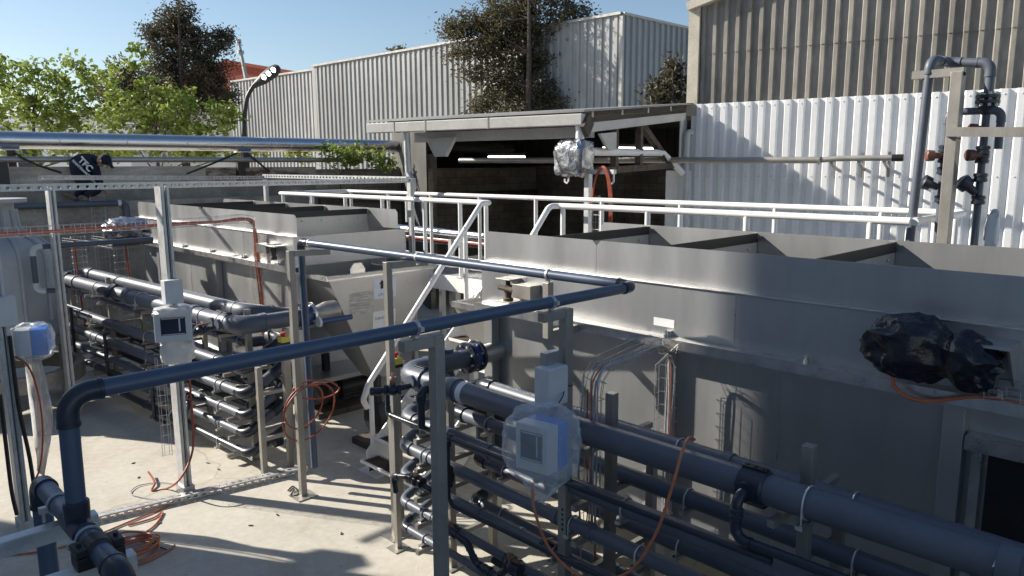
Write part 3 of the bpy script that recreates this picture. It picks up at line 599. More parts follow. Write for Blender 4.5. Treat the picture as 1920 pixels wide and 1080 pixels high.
rail('guard_rail', 'long white far guard rail along the walkway with both ends turned in', [(XN+.02, 12.32, ZR), (XR, 12.32, ZR), (XR, 1.98, ZR), (XN+.02, 1.98, ZR)],
     [(XR, y, 1.95, ZR) for y in (12.2, 11.0, 9.8, 8.6, 7.4, 6.2, 5.0, 3.8, 2.7, 2.05)]+[(XN+.6, 12.32, 1.95, ZR), (XN+.55, 1.98, 1.95, ZR)])
yl = 6.86
b0 = Vector((4.40, 6.84, 0)); tp = Vector((XN-.18, yl, ZR)); lo = Vector((4.36, yl, .98))
lo_b = at(690, 722, y=yl); lo_a = at(668, 738, y=yl)
rail('stair_rail', 'white stair hand rail with a curved lower end beside the labelled hopper', [(XN, 12.3, ZR), (XN, yl, ZR), (XN-.16, yl, ZR), lo_b, lo_b+Vector((-.07, 0, -.16)), lo_b+Vector((-.02, 0, -.26))],
     [(XN, y, 1.95, ZR) for y in (12.2, 11.2, 10.2, 9.2, 8.2, 7.45, 6.95)]+[(4.52, yl, .02, lo_b.z+.05), (5.95, yl, 1.6, 2.7)], fr=.06)
yr = 5.74
rail('stair_rail', 'white stair hand rail rising behind the end of the right tank', [(4.75, yr, 1.25), (XN-.14, yr, ZR), (XN, yr, ZR), (XN, 2.0, ZR)],
     [(XN, y, 1.95, ZR) for y in (5.66, 4.5, 3.4, 2.3)]+[(5.95, yr, 1.6, 2.62)], fr=.12)
stt = thing('staircase', 'white stair with dark grating treads between the two tanks', 'stairs', (4.5, 6.3, 0))
for yy in (5.80, 6.80):
    m = MB(); m.prism([(4.40, yy, .02), (4.74, yy, .02), (6.36, yy, 1.60), (6.36, yy, 1.95), (6.2, yy, 1.95), (4.40, yy, .27)], (0, .02, 0)); obj('stringer', m, 'white', stt)
n_st = 9
for k in range(n_st):
    zz = .2+k*.195; xx = 4.3+k*.215
    m = MB(); m.box((xx, 5.83, zz-.03), (xx+.02, 6.79, zz)); m.box((xx+.23, 5.83, zz-.03), (xx+.25, 6.79, zz)); m.box((xx+.02, 5.83, zz-.03), (xx+.23, 5.85, zz)); m.box((xx+.02, 6.77, zz-.03), (xx+.23, 6.79, zz)); td = obj('tread', m, 'white', stt)
    m = MB()
    for j in range(7): m.box((xx+.035+j*.028, 5.85, zz-.025), (xx+.04+j*.028, 6.77, zz-.003))
    for j in range(24): m.box((xx+.02, 5.87+j*.038, zz-.02), (xx+.23, 5.874+j*.038, zz-.006))
    obj('grating', m, 'rust', td)
m = MB(); m.box((4.38, 6.62, 0), (4.62, 6.98, .012)); m.box((4.42, 6.8, .012), (4.52, 6.815, .2)); obj('foot_plate', m, 'white', stt)
# things half seen behind the stair: shiny pipe, cable tray, white crate
m = MB(); m.tube([at(770, 421, x=9.2), at(900, 399, x=9.2), at(905, 398, x=9.2)+Vector((0, 0, 0)), ], .09, 12)
sp = thing('insulated_pipe', 'shiny clad pipe running low behind the stair', 'pipe', at(770, 421, x=8.3))
a_, b_ = at(740, 428, x=8.15), at(1190, 462, x=8.15); zz = a_.z
m = MB(); m.tube([(8.3, 12.5, 2.25), (8.3, 1.5, 2.25)], .085, 14); obj('pipe', m, 'pipe_st', sp)
for yy in (11, 9.6, 8.2, 6.8, 5.4, 4.0):
    m = MB(); m.tube([(8.3, yy, 2.25), (8.3, yy+.04, 2.25)], .09, 14); obj('joint_band', m, 'pipe_st', sp)
    m = MB(); m.box((8.26, yy+.3, 0), (8.34, yy+.38, 2.16)); obj('post', m, 'galv', sp)

# ------------------------------------------------------------------ pipes on the two racks
def pipe_parts(t, pts, r, m='pvc', fr=None, couplings=(), clamps=(), elbows=True, n=16, em='pvc_d', cm='galv', pname='pipe_run'):
    fr = fr or r*2.1
    pp, arcs = fillet(pts, fr, 7)
    mb = MB(); mb.tube(pp, r, n); obj(pname, mb, m, t)
    if elbows:
        for arc, a, b in arcs:
            e = MB(); path = [arc[0]+a*r*1.1]+arc+[arc[-1]+b*r*1.1]
            e.tube(path, r*1.13, n); e.tube([arc[0]+a*r*1.15, arc[0]+a*r*.75], r*1.2, n); e.tube([arc[-1]+b*r*.75, arc[-1]+b*r*1.15], r*1.2, n)
            obj('elbow', e, em, t)
    for i, f, wd in couplings:         # segment, fraction, length
        a = Vector(pts[i]); b = Vector(pts[i+1]); d = (b-a).normalized(); c = a.lerp(b, f)
        e = MB(); e.lathe(c-d*wd/2, d, [(r*1.02, 0), (r*1.16, .004), (r*1.16, wd-.004), (r*1.02, wd)], n); obj('coupling', e, m, t)
    for i, f in clamps:
        a = Vector(pts[i]); b = Vector(pts[i+1]); d = (b-a).normalized(); c = a.lerp(b, f)
        e = MB(); e.ring(c, d, r+.005, .0055, 20, 6)
        dn = Vector((0, 0, -1)); dn = (dn-dn.dot(d)*d).normalized(); sd = d.cross(dn)
        for s_ in (-1, 1): e.tube([c+sd*s_*(r+.005), c+sd*s_*(r+.005)+dn*(r+.03)], .0055, 6)
        o = obj('u_bolt', e, cm, t)
        e = MB(); e.obox(c+dn*(r+.018), sd*(r+.03), d*.02, dn*.012); obj('saddle', e, 'steel_b', o)
def pipe(name, label, pts, r, group=None, cat='pipe', **k):
    t = thing(name, label, cat, pts[0], group); pipe_parts(t, pts, r, **k); return t
def union(t, c, d, r, ln=.09, m='pvc_d'):
    d = Vector(d).normalized(); e = MB(); c = Vector(c)
    e.lathe(c-d*ln/2, d, [(r*1.05, 0), (r*1.4, .006), (r*1.4, ln*.35), (r*1.25, ln*.4), (r*1.25, ln*.6), (r*1.4, ln*.65), (r*1.4, ln-.006), (r*1.05, ln)], 14)
    return obj('union', e, m, t)
def valve(t, c, d, r, hd, up=(0, 0, 1)):
    """ball valve with coloured lever"""
    d = Vector(d).normalized(); up = Vector(up).normalized(); c = Vector(c); e = MB(); L = r*5
    e.lathe(c-d*L/2, d, [(r*1.1, 0), (r*1.5, .004), (r*1.5, L*.2), (r*1.2, L*.24), (r*1.6, L*.35), (r*1.75, L*.5), (r*1.6, L*.65), (r*1.2, L*.76), (r*1.5, L*.8), (r*1.5, L-.004), (r*1.1, L)], 14)
    e.lathe(c, up, [(r*.7, 0), (r*.7, r*2.1)], 10); v = obj('ball_valve', e, 'pvc_d', t)
    e = MB(); hd = Vector(hd).normalized(); q = c+up*r*2.2; e.beam(q-hd*r*1.2, q+hd*r*3.6, r*.9, r*.5); e.beam(q-hd*r*.6, q+hd*r*.6, r*1.6, r*.7); obj('lever', e, 'handle', v, bevel=.003)
    return v
def flange(t, c, d, r, th=.03, bolts=8, m='pvc_d', name='flange'):
    d = Vector(d).normalized(); c = Vector(c); e = MB(); e.lathe(c-d*th/2, d, [(r*1.75, 0), (r*1.75, th)], 24); f = obj(name, e, m, t)
    u = d.orthogonal().normalized(); b = d.cross(u); e = MB()
    for k in range(bolts):
        a = 2*math.pi*(k+.5)/bolts; q = c+(u*math.cos(a)+b*math.sin(a))*r*1.45; e.lathe(q-d*(th/2+.02), d, [(.012, 0), (.012, th+.04)], 6)
    obj('bolts', e, 'galv', f, kind='stuff'); return f
def saddle_clamp(t, c, d, r, m='pvc_d'):
    """heavy bolted tapping saddle round a large pipe"""
    d = Vector(d).normalized(); c = Vector(c); sd = d.cross(Z).normalized(); up = sd.cross(d); e = MB()
    e.lathe(c-d*.075, d, [(r*1.06, 0), (r*1.2, .01), (r*1.2, .14), (r*1.06, .15)], 20); s_ = obj('tapping_saddle', e, m, t)
    e = MB(); e.lathe(c+sd*r*.9*(-1 if sd.x > 0 else 1), sd*(-1 if sd.x > 0 else 1), [(r*.62, 0), (r*.62, r*.55), (r*.3, r*.56)], 16); obj('saddle_outlet', e, m, s_)
    for w_ in (-1, 1):
        e = MB(); e.obox(c+up*w_*r*1.2, d*.07, sd*r*.28, up*r*.12)
        for k in (-.05, 0, .05): e.lathe(c+up*w_*r*1.2+d*k-up*r*.16, up, [(.013, 0), (.013, r*.34)], 6)
        obj('saddle_lug', e, 'black', s_, bevel=.004)
    return s_

# --- right hand rack: rows run along the tank and slope a little towards the camera
YE, YN = 5.02, -2.6
def rx(y): return 3.57+.026*(y-3.0)
gr = 'grey plastic pipes on the right rack'
def row(label, x0, z, r, ye, end, couple=(), clampy=(4.45, 2.75, 1.42, .35), slope=.026, **k):
    p0 = Vector((x0+slope*(ye-3), ye, z)); p1 = Vector((x0+slope*(YN-3), YN, z))
    pts = [p1, p0]+end(p0); L = (p0-p1).length; f = lambda y: (y-YN)/(ye-YN)
    return pipe('pipe', label, pts, r, gr, couplings=[(0, f(y), r*1.1) for y in couple], clamps=[(0, f(y)) for y in clampy], **k)
R1 = row('topmost and widest grey pipe of the right rack, nearer the camera', 3.60, 1.69, .083, 4.97, lambda p: [p+X*.86], (4.3, .62), (1.5, -.5), slope=0, em='pvc')
c = Vector((3.60, 4.66, 1.69))
saddle_clamp(R1, (3.60, 4.72, 1.69), Y, .083, 'pvc'); saddle_clamp(R1, (3.60, 4.50, 1.69), Y, .083, 'pvc')
saddle_clamp(R1, (3.60, 3.30, 1.69), Y, .083); saddle_clamp(R1, (3.60, 1.80, 1.69), Y, .083)
m = MB(); m.lathe((3.6, 4.15, 1.69), Y, [(.0845, 0), (.0845, .06)], 20, cap=False); obj('tape_band', m, 'label', R1)
fl = flange(R1, (4.30, 4.97, 1.69), X, .083); flange(R1, (4.42, 4.97, 1.69), X, .083)
e = MB(); e.lathe((4.315, 4.97, 1.69), X, [(.12, 0), (.12, .09)], 20); obj('butterfly_valve', e, 'valve_blue', R1)
e = MB(); e.lathe((4.435, 4.97, 1.69), X, [(.09, 0), (.09, .30)], 20); obj('tank_nozzle', e, 'steel', R1)
row('upper rear grey pipe lying behind the tall posts of the right rack', 4.06, 1.57, .062, 4.6, lambda p: [p+Vector((.25, 0, -.25)), p+Vector((.25, 0, -.9))], (2.2,), (2.55, 1.42, .1))
row('second rear grey pipe under the upper rear one on the right rack', 4.02, 1.27, .058, 4.9, lambda p: [p+Vector((.35, 0, 0)), p+Vector((.35, 0, -.6))], (3.9, .4), (4.4, 2.45, 1.38, .3))
row('second grey pipe from the top in front on the right rack', 3.57, 1.30, .056, YE, lambda p: [p+Vector((.5, 0, .1)), p+Vector((.5, 0, .5))], (4.6, 3.9), (4.7, 2.62, 1.1, .2), em='pvc')
row('third grey pipe from the top in front on the right rack', 3.56, 1.04, .05, YE+.02, lambda p: [p+Vector((.55, 0, .16))], (4.65, 3.2, 2.9), (4.7, 3.05, 2.5, 1.3), em='pvc')
r4 = row('fourth grey pipe from the top in front on the right rack', 3.55, .78, .04, YE+.02, lambda p: [p+Vector((.55, 0, .2))], (4.6, 4.0), (4.7, 3.2, 2.2), em='pvc')
r5 = row('fifth grey pipe from the top in front on the right rack', 3.54, .54, .035, YE+.02, lambda p: [p+Vector((.5, 0, .2))], (4.6,), (4.7, 3.2, 2.2), em='pvc')
row('lowest front grey pipe of the right rack just above the floor', 3.54, .31, .033, YE+.02, lambda p: [p+Vector((.45, 0, .16))], (), (4.7, 3.2, 2.2))
row('third rear grey pipe low behind the right rack', 4.02, .92, .05, 4.6, lambda p: [p+Vector((.3, 0, 0))], (3, 1), (4.2, 2.5, 1.3, .2))
row('lowest rear grey pipe low behind the right rack', 3.98, .55, .045, 4.6, lambda p: [p+Vector((.3, 0, 0))], (3, 1), (4.2, 2.5, 1.3, .2))
for yy in (4.9, 3.6): valve(r4, (3.55+.026*(yy-3), yy-.35, .78), Y, .034, (-.3, -1, .2), (-.3, 0, 1))
valve(r5, (3.56, 4.3, .54), Y, .03, (-.5, -1, .1), (-.5, 0, 1)); valve(r5, (3.55, 3.62, .54), Y, .03, (-.4, -1, 0), (-.4, 0, 1))
# thin branch lines in front of the right rack
bl = pipe('branch_pipe', 'thin dark pipe with a tee and a black valve in front of the right rack', [(3.44, 4.98, 1.60), (3.44, 4.98, 1.37), (3.44, 4.2, 1.37), (3.42, 1.6, 1.40)], .021, elbows=True, em='pvc_d', m='pvc_d')
m = MB(); m.tube([(3.44, 4.21, 1.37), (3.44, 4.21, .88), (3.44, 4.15, .83), (3.42, 1.9, .87)], .019, 10); obj('drop_pipe', m, 'pvc_d', bl)
m = MB(); m.lathe((3.44, 4.16, 1.37), Y, [(.024, 0), (.03, .005), (.03, .095), (.024, .1)], 12); m.lathe((3.44, 4.21, 1.37), -Z, [(.028, 0), (.028, .07)], 12); obj('tee', m, 'pvc_d', bl)
m = MB(); m.lathe((3.44, 4.21, 1.14), -Z, [(.03, 0), (.04, .01), (.04, .05), (.05, .06), (.05, .12), (.04, .13), (.04, .16), (.03, .17)], 14); m.lathe((3.44, 4.21, 1.05), (-1, .5, 0), [(.04, 0), (.045, .07), (.03, .11)], 12); obj('diaphragm_valve', m, 'black', bl)
b2 = pipe('branch_pipe', 'dark pipe with unions and an orange lever at the right rack end elbow', [(3.52, 4.72, 1.66), (3.36, 4.72, 1.66), (3.20, 4.86, 1.64)], .024, elbows=False, m='pvc_d')
valve(b2, (3.33, 4.745, 1.655), (-.75, .66, 0), .028, (.5, .6, .5)); union(b2, (3.23, 4.835, 1.643), (-.75, .66, 0), .024)
b3 = pipe('branch_pipe', 'short dark swan neck pipe dropping from the top pipe beside the steel bracket post', [(3.54, 4.50, 1.68), (3.42, 4.50, 1.68), (3.42, 4.50, 1.38)], .03, m='pvc_d'); union(b3, (3.42, 4.50, 1.62), Z, .03, .05)
b4 = pipe('branch_pipe', 'small dark pipe assembly with two orange levers low in front of the right rack', [(3.40, 4.25, .66), (3.40, 3.95, .62), (3.40, 3.86, .50), (3.40, 3.62, .48), (3.40, 3.5, .62), (3.40, 3.38, .62)], .026, m='pvc_d', fr=.05)
valve(b4, (3.40, 3.46, .63), Y, .03, (-.3, -1, .25), (-.3, 0, 1)); union(b4, (3.40, 4.12, .642), (0, 1, .13), .026); union(b4, (3.4, 3.74, .49), Y, .026)
b5 = pipe('branch_pipe', 'dark elbow pipe with an orange lever at the fourth right rack pipe end', [(3.45, 4.92, .70), (3.42, 4.9, .86), (3.44, 4.7, .90), (3.46, 4.45, .86)], .024, m='pvc_d', fr=.05); valve(b5, (3.45, 4.62, .89), Y, .03, (-.5, -1, .3), (-.4, 0, 1))
b6 = pipe('branch_pipe', 'thin pipe leaving the big saddle in the shaded part of the right rack', [(3.52, 1.80, 1.69), (3.41, 1.80, 1.69), (3.41, 1.80, 1.46), (3.38, -.5, 1.47)], .026, m='pvc_d', fr=.06)
union(b6, (3.41, 1.80, 1.60), Z, .026, .06); union(b6, (3.395, .72, 1.465), Y, .026, .1)
b7 = pipe('branch_pipe', 'black hose end with couplings lying between the lower pipes of the right rack', [(3.62, 3.9, .42), (3.60, 3.3, .40), (3.58, 2.4, .40)], .03, m='black', fr=.05); union(b7, (3.61, 3.6, .41), Y, .03); union(b7, (3.59, 2.8, .40), Y, .03)

# --- left hand rack
SL = -.065; FY = 14.0
gl = 'grey plastic pipes on the left rack'
def lx(x0, y): return x0+SL*(y-7.8)
def lrow(label, x0, z, r, y0, y1, near, far=lambda p: [], couple=(), clampy=(8.5, 10.4, 12.4), **k):
    p0 = Vector((lx(x0, y0), y0, z)); p1 = Vector((lx(x0, y1), y1, z)); fa = far(p1); ne = near(p0)
    pts = fa[::-1]+[p1, p0]+ne; i = len(fa); f = lambda y: (y1-y)/(y1-y0)
    return pipe('pipe', label, pts, r, gl, couplings=[(i, f(y), r*1.1) for y in couple], clamps=[(i, f(y)) for y in clampy], **k)
up = lambda p: [p+Vector((.47, 0, .26)), p+Vector((.47, .35, .26))]
L1 = lrow('topmost and widest grey pipe of the left rack ending in a big elbow', 3.55, 1.66, .094, 7.92, 13.9, lambda p: [p+X*.72], lambda p: [p+Vector((.48, .02, .0)), p+Vector((.48+.065*5.2, -5.3, .0)), p+Vector((.48+.065*5.2+.5, -5.3, -.1))], (9.0, 10.9, 12.9), (8.75, 10.5, 12.0), em='pvc')
for yy in (8.35, 8.2): saddle_clamp(L1, (lx(3.55, yy), yy, 1.66), (-SL, -1, 0), .094, 'pvc')
for yy in (11.4, 13.3): saddle_clamp(L1, (lx(3.55, yy), yy, 1.66), (-SL, -1, 0), .094)
flange(L1, (4.27, 7.92, 1.66), X, .09); e = MB(); e.lathe((4.29, 7.92, 1.66), X, [(.125, 0), (.125, .1)], 20); obj('butterfly_valve', e, 'valve_blue', L1)
flange(L1, (4.41, 7.92, 1.66), X, .09, m='steel_b'); e = MB(); e.lathe((4.43, 7.95, 1.66), X, [(.09, 0), (.09, .06), (.13, .2), (.13, .34)], 24); obj('tank_nozzle', e, 'steel_post', L1)
e = MB(); e.tube([(4.42, 7.74, 1.60), (4.86, 7.74, 1.60)], .032, 12); ac = obj('valve_actuator', e, 'valve_blue', L1); e = MB(); e.lathe((4.40, 7.74, 1.60), X, [(.06, 0), (.06, .03)], 16); obj('actuator_cap', e, 'box_grey', ac)
L2 = lrow('second grey pipe from the top of the left rack', 3.55, 1.17, .067, 7.86, FY, up, couple=(9.2, 11.5, 12.9), em='pvc_d')
L3 = lrow('third grey pipe from the top of the left rack', 3.55, .88, .062, 7.86, FY-.2, up, couple=(8.4, 10.4, 12.2), em='pvc_d')
L4 = lrow('fourth grey pipe from the top of the left rack', 3.55, .62, .053, 7.88, FY-.1, up, couple=(8.5, 9.2, 11.2, 12.8), em='pvc_d')
L5 = lrow('fifth grey pipe from the top of the left rack', 3.55, .40, .05, 7.92, FY, up, couple=(8.6, 10.2, 11.6), em='pvc_d')
L6 = lrow('lowest dark pipe of the left rack just above the floor', 3.52, .19, .05, 7.84, 11.4, lambda p: [p+Vector((.5, 0, .22))], couple=(9.4, 10.6), m='pvc_d', clampy=(8.5, 9.8))
lrow('rear grey pipe under the widest one on the left rack', 3.85, 1.36, .055, 8.3, 12.9, lambda p: [p+X*.3], couple=(9.6, 11.2), em='pvc_d')
lrow('rear dark pipe in the middle of the left rack', 3.9, .98, .05, 8.2, 13.6, lambda p: [p+X*.25], couple=(9.6, 11.2), m='pvc_d')
lrow('lower rear dark pipe of the left rack', 3.9, .55, .045, 8.2, 13.6, lambda p: [p+X*.25], couple=(9, 11.2), m='pvc_d')
for x0_, z_, r_, ya_, yb_, lab_ in ((3.72, 1.03, .05, 8.4, 13.7, 'dark pipe tucked behind the second and third pipes of the left rack'), (3.70, .76, .045, 8.5, 13.2, 'dark pipe tucked behind the third and fourth pipes of the left rack'),
        (3.70, .30, .045, 8.4, 12.6, 'dark pipe tucked behind the fifth and lowest pipes of the left rack'), (4.05, .76, .06, 8.6, 13.8, 'thick dark pipe at the back of the left rack, half hidden'), (3.66, 1.44, .04, 8.6, 13.4, 'slim grey pipe just below the widest pipe of the left rack')):
    lrow(lab_, x0_, z_, r_, ya_, yb_, lambda p: [p+Vector((.3, 0, .0))], couple=(9.6, 11.4), m='pvc_d' if 'dark' in lab_ else 'pvc', clampy=(10.3, 12.3))
for yy in (8.0, 8.15): union(L6, (lx(3.72, yy)+.16, 7.84, .26), X, .05)
for o_, x0, yy, z in ((L1, 3.50, 8.5, 1.6),):
    v = pipe('branch_pipe', 'short dark branch with an orange lever at the big elbow of the left rack', [(3.47, 8.22, 1.63), (3.30, 8.30, 1.60), (3.12, 8.38, 1.56)], .026, elbows=False, m='pvc_d'); valve(v, (3.26, 8.32, 1.59), (-.9, .4, -.2), .03, (1, -.4, .2))
for z, yy, lab in ((.88, 8.9, 'third'), (.62, 8.8, 'fourth')):
    v = pipe('branch_pipe', 'dark looped branch with an orange lever on the %s pipe of the left rack' % lab, [(lx(3.5, yy), yy, z+.02), (lx(3.36, yy), yy, z+.05), (lx(3.36, yy), yy+.24, z+.09), (lx(3.42, yy), yy+.3, z-.05), (lx(3.3, yy), yy+.05, z-.10)], .028, m='pvc_d', fr=.06); valve(v, (lx(3.36, yy), yy+.12, z+.07), Y, .028, (-.3, -1, .2), (-.5, 0, 1))
for k, (yy, z0, z1, lab) in enumerate(((12.9, 1.3, .5, 'farthest'), (11.6, 1.06, .45, 'middle'), (10.1, .66, .12, 'nearest'))):
    v = pipe('branch_pipe', '%s of the thin upright dark branches in front of the left rack' % lab, [(lx(3.46, yy), yy, z0), (lx(3.42, yy), yy, z0-.02), (lx(3.42, yy), yy, z1), (lx(3.46, yy), yy-.25, z1)], .022, m='pvc_d', fr=.05); union(v, (lx(3.42, yy), yy, (z0+z1)/2), Z, .022, .1)
for (ya, yb, z, lab) in ((13.9, 12.4, 1.30, 'upper thin grey pipe in front of the far end of the left rack'), (12.4, 9.6, .68, 'lower thin grey pipe in front of the left rack')):
    pipe('branch_pipe', lab, [(lx(3.42, ya), ya, z), (lx(3.42, yb), yb, z)], .02, gl)

# --- rack frames
def rack(label, xs, ys, x1, rows, tops, slope, yref):
    t = thing('pipe_rack', label, 'rack', (xs, ys[0], 0))
    for yy, tp_ in zip(ys, tops):
        ox = slope*(yy-yref)
        m = MB(); m.box((xs+ox-.032, yy-.032, 0), (xs+ox+.032, yy+.032, tp_)); obj('post', m, 'steel_post', t, bevel=.004)
        m = MB(); m.box((x1+ox-.03, yy-.03, 0), (x1+ox+.03, yy+.03, 1.5)); obj('post', m, 'steel_post', t)
        m = MB(); m.box((xs+ox-.08, yy-.08, 0), (xs+ox+.08, yy+.08, .012)); obj('base_plate', m, 'steel_post', t)
        for z, xa in rows:
            m = MB(); m.box((xa+ox, yy+.034, z-.045), (x1+ox+.05, yy+.074, z-.005)); obj('cross_arm', m, 'steel_post', t)
    return t
rack('steel rack that carries the pipes on the right', 3.80, (4.62, 2.93, 1.60, .28, -1.0), 4.28, ((1.58, 3.50), (1.22, 3.48), (.97, 3.48), (.72, 3.47), (.49, 3.47), (.26, 3.47)), (1.60, 1.92, 1.92, 1.92, 1.92), .0, 0)
rack('steel rack that carries the pipes on the left', 3.74, (8.12, 10.2, 12.2, 13.8), 4.2, ((1.55, 3.42), (1.09, 3.44), (.81, 3.44), (.56, 3.45), (.34, 3.45), (.13, 3.42)), (1.80, 1.78, 1.78, 1.74), SL, 7.8)
t = thing('rack_leg', 'short steel post standing on the floor at the near end of the left rack', 'post', (3.56, 7.58, 0))
m = MB(); m.box((3.53, 7.55, 0), (3.59, 7.61, 1.25)); obj('post', m, 'steel_post', t, bevel=.004)
for z in (.40, .92):
    m = MB(); m.box((3.59, 7.56, z), (3.82, 7.60, z+.04)); obj('cross_arm', m, 'steel_post', t)
t = thing('rack_leg', 'slim steel post at the elbow ends of the right rack', 'post', (3.66, 5.21, 0))
m = MB(); m.box((3.635, 5.18, 0), (3.685, 5.23, 1.6)); obj('post', m, 'steel_post', t, bevel=.004)
m = MB(); m.box((3.58, 5.13, 0), (3.74, 5.28, .01)); obj('base_plate', m, 'steel_post', t)

# ------------------------------------------------------------------ the overhead pipe frame with its bracket posts
RA, RB = Vector((3.75, 6.82, 2.655)), Vector((4.27, 3.10, 2.56)); FB = Vector((.705, 3.13, 2.555)); FR_ = .036
ov = pipe('overhead_pipe', 'long pipe tinted blue for shade crossing the foreground and turning back at a corner', [(3.78, 6.86, .25), (3.75, 6.86, 2.655), RA+Vector((0, -.05, 0)), RB, FB, (.70, 3.13, 2.06)], FR_, fr=.085, em='pvc_d', m='pvc_shade', n=18)
for c, d in ((RA.lerp(RB, .03), RB-RA), (RA.lerp(RB, .43), RB-RA), (RA.lerp(RB, .80), RB-RA), (RB.lerp(FB, .245), FB-RB), (RB.lerp(FB, .54), FB-RB)):
    m = MB(); d = d.normalized(); m.lathe(c-d*.012, d, [(FR_+.002, 0), (FR_+.007, .003), (FR_+.007, .021), (FR_+.002, .024)], 18); m.obox(c+Z*-.05, d*.012, d.cross(Z)*.012, Z*.016); m.obox(c-d.cross(Z).normalized()*(FR_+.015), d*.011, d.cross(Z)*.012, Z*.012); obj('pipe_clip', m, 'galv', ov)
def lpost(label, x, y, top, arm, armz=.05, w_=.03, mname='steel_post', base=True):
    t = thing('bracket_post', label, 'post', (x, y, 0)); arm = Vector(arm)
    m = MB(); m.box((x-w_, y-w_, .01), (x+w_, y+w_, top)); obj('post', m, mname, t, bevel=.004)
    d = arm.normalized(); a = Vector((x, y, top-.03))+d*w_; m = MB(); m.beam(a, a+arm, .06, .058); obj('arm', m, mname, t, bevel=.004)
    if base: m = MB(); m.box((x-.11, y-.11, 0), (x+.11, y+.11, .012)); obj('base_plate', m, mname, t)
    return t
lpost('steel bracket post with an orange cable loop hung on it', 3.60, 6.80, 2.585, (.34, -.12, 0), w_=.032)
lpost('steel bracket post in front of the labelled hopper', 3.79, 5.42, 2.575, (.34, -.08, 0), w_=.03)
pa = RB.lerp(FB, .54); pb = RB.lerp(FB, .245)
lpost('dark foreground bracket post with a bare shaft in front of the pipe ends', pa.x+.13, pa.y-.01, pa.z-.055, (-.2, 0, 0), w_=.033)
p2 = lpost('dark foreground bracket post carrying the wrapped instrument', pb.x+.13, pb.y-.01, pb.z-.055, (-.2, 0, 0), w_=.034)
PX, PY = pb.x+.13, pb.y-.01
for k in range(5):
    m = MB(); m.lathe((PX-.035, PY-.01, 1.15-k*.035), -X, [(.01, 0), (.01, .001)], 8); obj('hole_dark_disc', m, 'ink', p2)  # flat black discs painted in place of shaded holes
bc = RA.lerp(RB, .80)
t = thing('wall_bracket', 'L shaped steel bracket on the right tank holding up the overhead pipe', 'bracket', (XF, bc.y, 2.12))
m = MB(); m.box((bc.x-.03, bc.y-.03, 2.08), (bc.x+.03, bc.y+.03, bc.z-.06)); m.box((bc.x+.03, bc.y-.028, 2.082), (XF-.103, bc.y+.028, 2.138)); obj('bracket', m, 'steel_post', t, bevel=.004)

# ------------------------------------------------------------------ pipework at the lower left corner
FX = .70; zt = at(150, 985, y=3.13).z
lc = pipe('manifold_pipe', 'thick pipe tinted navy for shade with a tee and clamps in the lower left corner', [(FX, 3.72, .3), (FX, 3.72, zt), (FX, 3.13, zt), (FX, 2.60, zt), (FX, 2.60, .3)], .040, fr=.075, m='pvc_shade', n=20, em='pvc_d')
m = MB(); m.lathe((FX, 3.23, zt), -Y, [(.041, 0), (.047, .004), (.047, .196), (.041, .2)], 20); m.lathe((FX, 3.13, zt), Z, [(.045, 0), (.047, .06), (.047, .10), (.041, .105)], 20); obj('tee', m, 'pvc_d', lc)
for yy in (3.40, 2.99):
    m = MB(); m.ring((FX, yy, zt), Y, .045, .006, 24, 6); m.box((FX-.075, yy-.012, zt-.02), (FX-.045, yy+.012, zt+.006)); m.lathe((FX-.06, yy, zt+.0), -Z, [(.006, 0), (.006, .06)], 6); obj('pipe_clip', m, 'galv', lc)
m = MB(); m.box((FX-.08, 2.84, zt-.05), (FX+.08, 2.93, zt-.002)); m.box((FX-.08, 2.84, zt+.002), (FX-.042, 2.93, zt+.03)); m.box((FX+.042, 2.84, zt+.002), (FX+.08, 2.93, zt+.03)); m.lathe((FX, 2.84, zt), Y, [(.041, 0), (.052, .005), (.052, .085), (.041, .09)], 20)
for s_ in (-1, 1): m.lathe((FX+s_*.062, 2.885, zt+.03), Z, [(.009, 0), (.009, .012)], 6)
obj('split_clamp', m, 'black', lc, bevel=.003)
union(lc, (FX, 2.60, zt-.22), Z, .04, .12)
for i, yy in enumerate((3.36, 2.90)):
    bt = thing('support_beam', ('grey square beam under the tee at the left edge', 'grey square beam under the black split clamp at the left edge')[i], 'beam', (0, yy, zt-.08))
    m = MB(); m.beam((-.35, yy+.03, zt-.115+(.02 if i else 0)), (FX+.12, yy-.02, zt-.085), .062, .066); obj('beam', m, 'galv', bt, bevel=.004)
    m = MB(); m.box((-.32, yy, 0), (-.26, yy+.06, zt-.15)); obj('leg', m, 'galv', bt)
# ------------------------------------------------------------------ slotted strut frame
def strut_post(label, x, y, ztop, w_=.041, dp=.082, z0=0, ang=0):
    t = thing('strut_post', label, 'post', (x, y, z0)); m = MB()
    for s_ in (-1, 1):         # two channels back to back, grooves on the outer faces
        for k in (-1, 1): m.box((x+k*w_-(.013 if k > 0 else 0)-.0, y+(0.001 if s_ > 0 else -dp/1), z0), (x+k*w_+(.013 if k < 0 else 0), y+(dp if s_ > 0 else -.001), ztop))
    m.box((x-w_+.013, y-.004, z0), (x+w_-.013, y+.004, ztop))
    m.box((x-w_+.014, y-dp+.012, z0), (x-.006, y-dp+.022, ztop)); m.box((x+.006, y-dp+.012, z0), (x+w_-.014, y-dp+.022, ztop))
    for s_ in (-1, 1): m.box((x+s_*w_-.006*s_, y-dp-.004, z0), (x+s_*(w_-.026), y-dp-.0005, ztop))
    obj('post', m, 'galv', t)
    m = MB(); m.box((x-.06, y-.1, z0), (x+.06, y+.1, z0+.10)); obj('foot', m, 'galv', t)
    return t
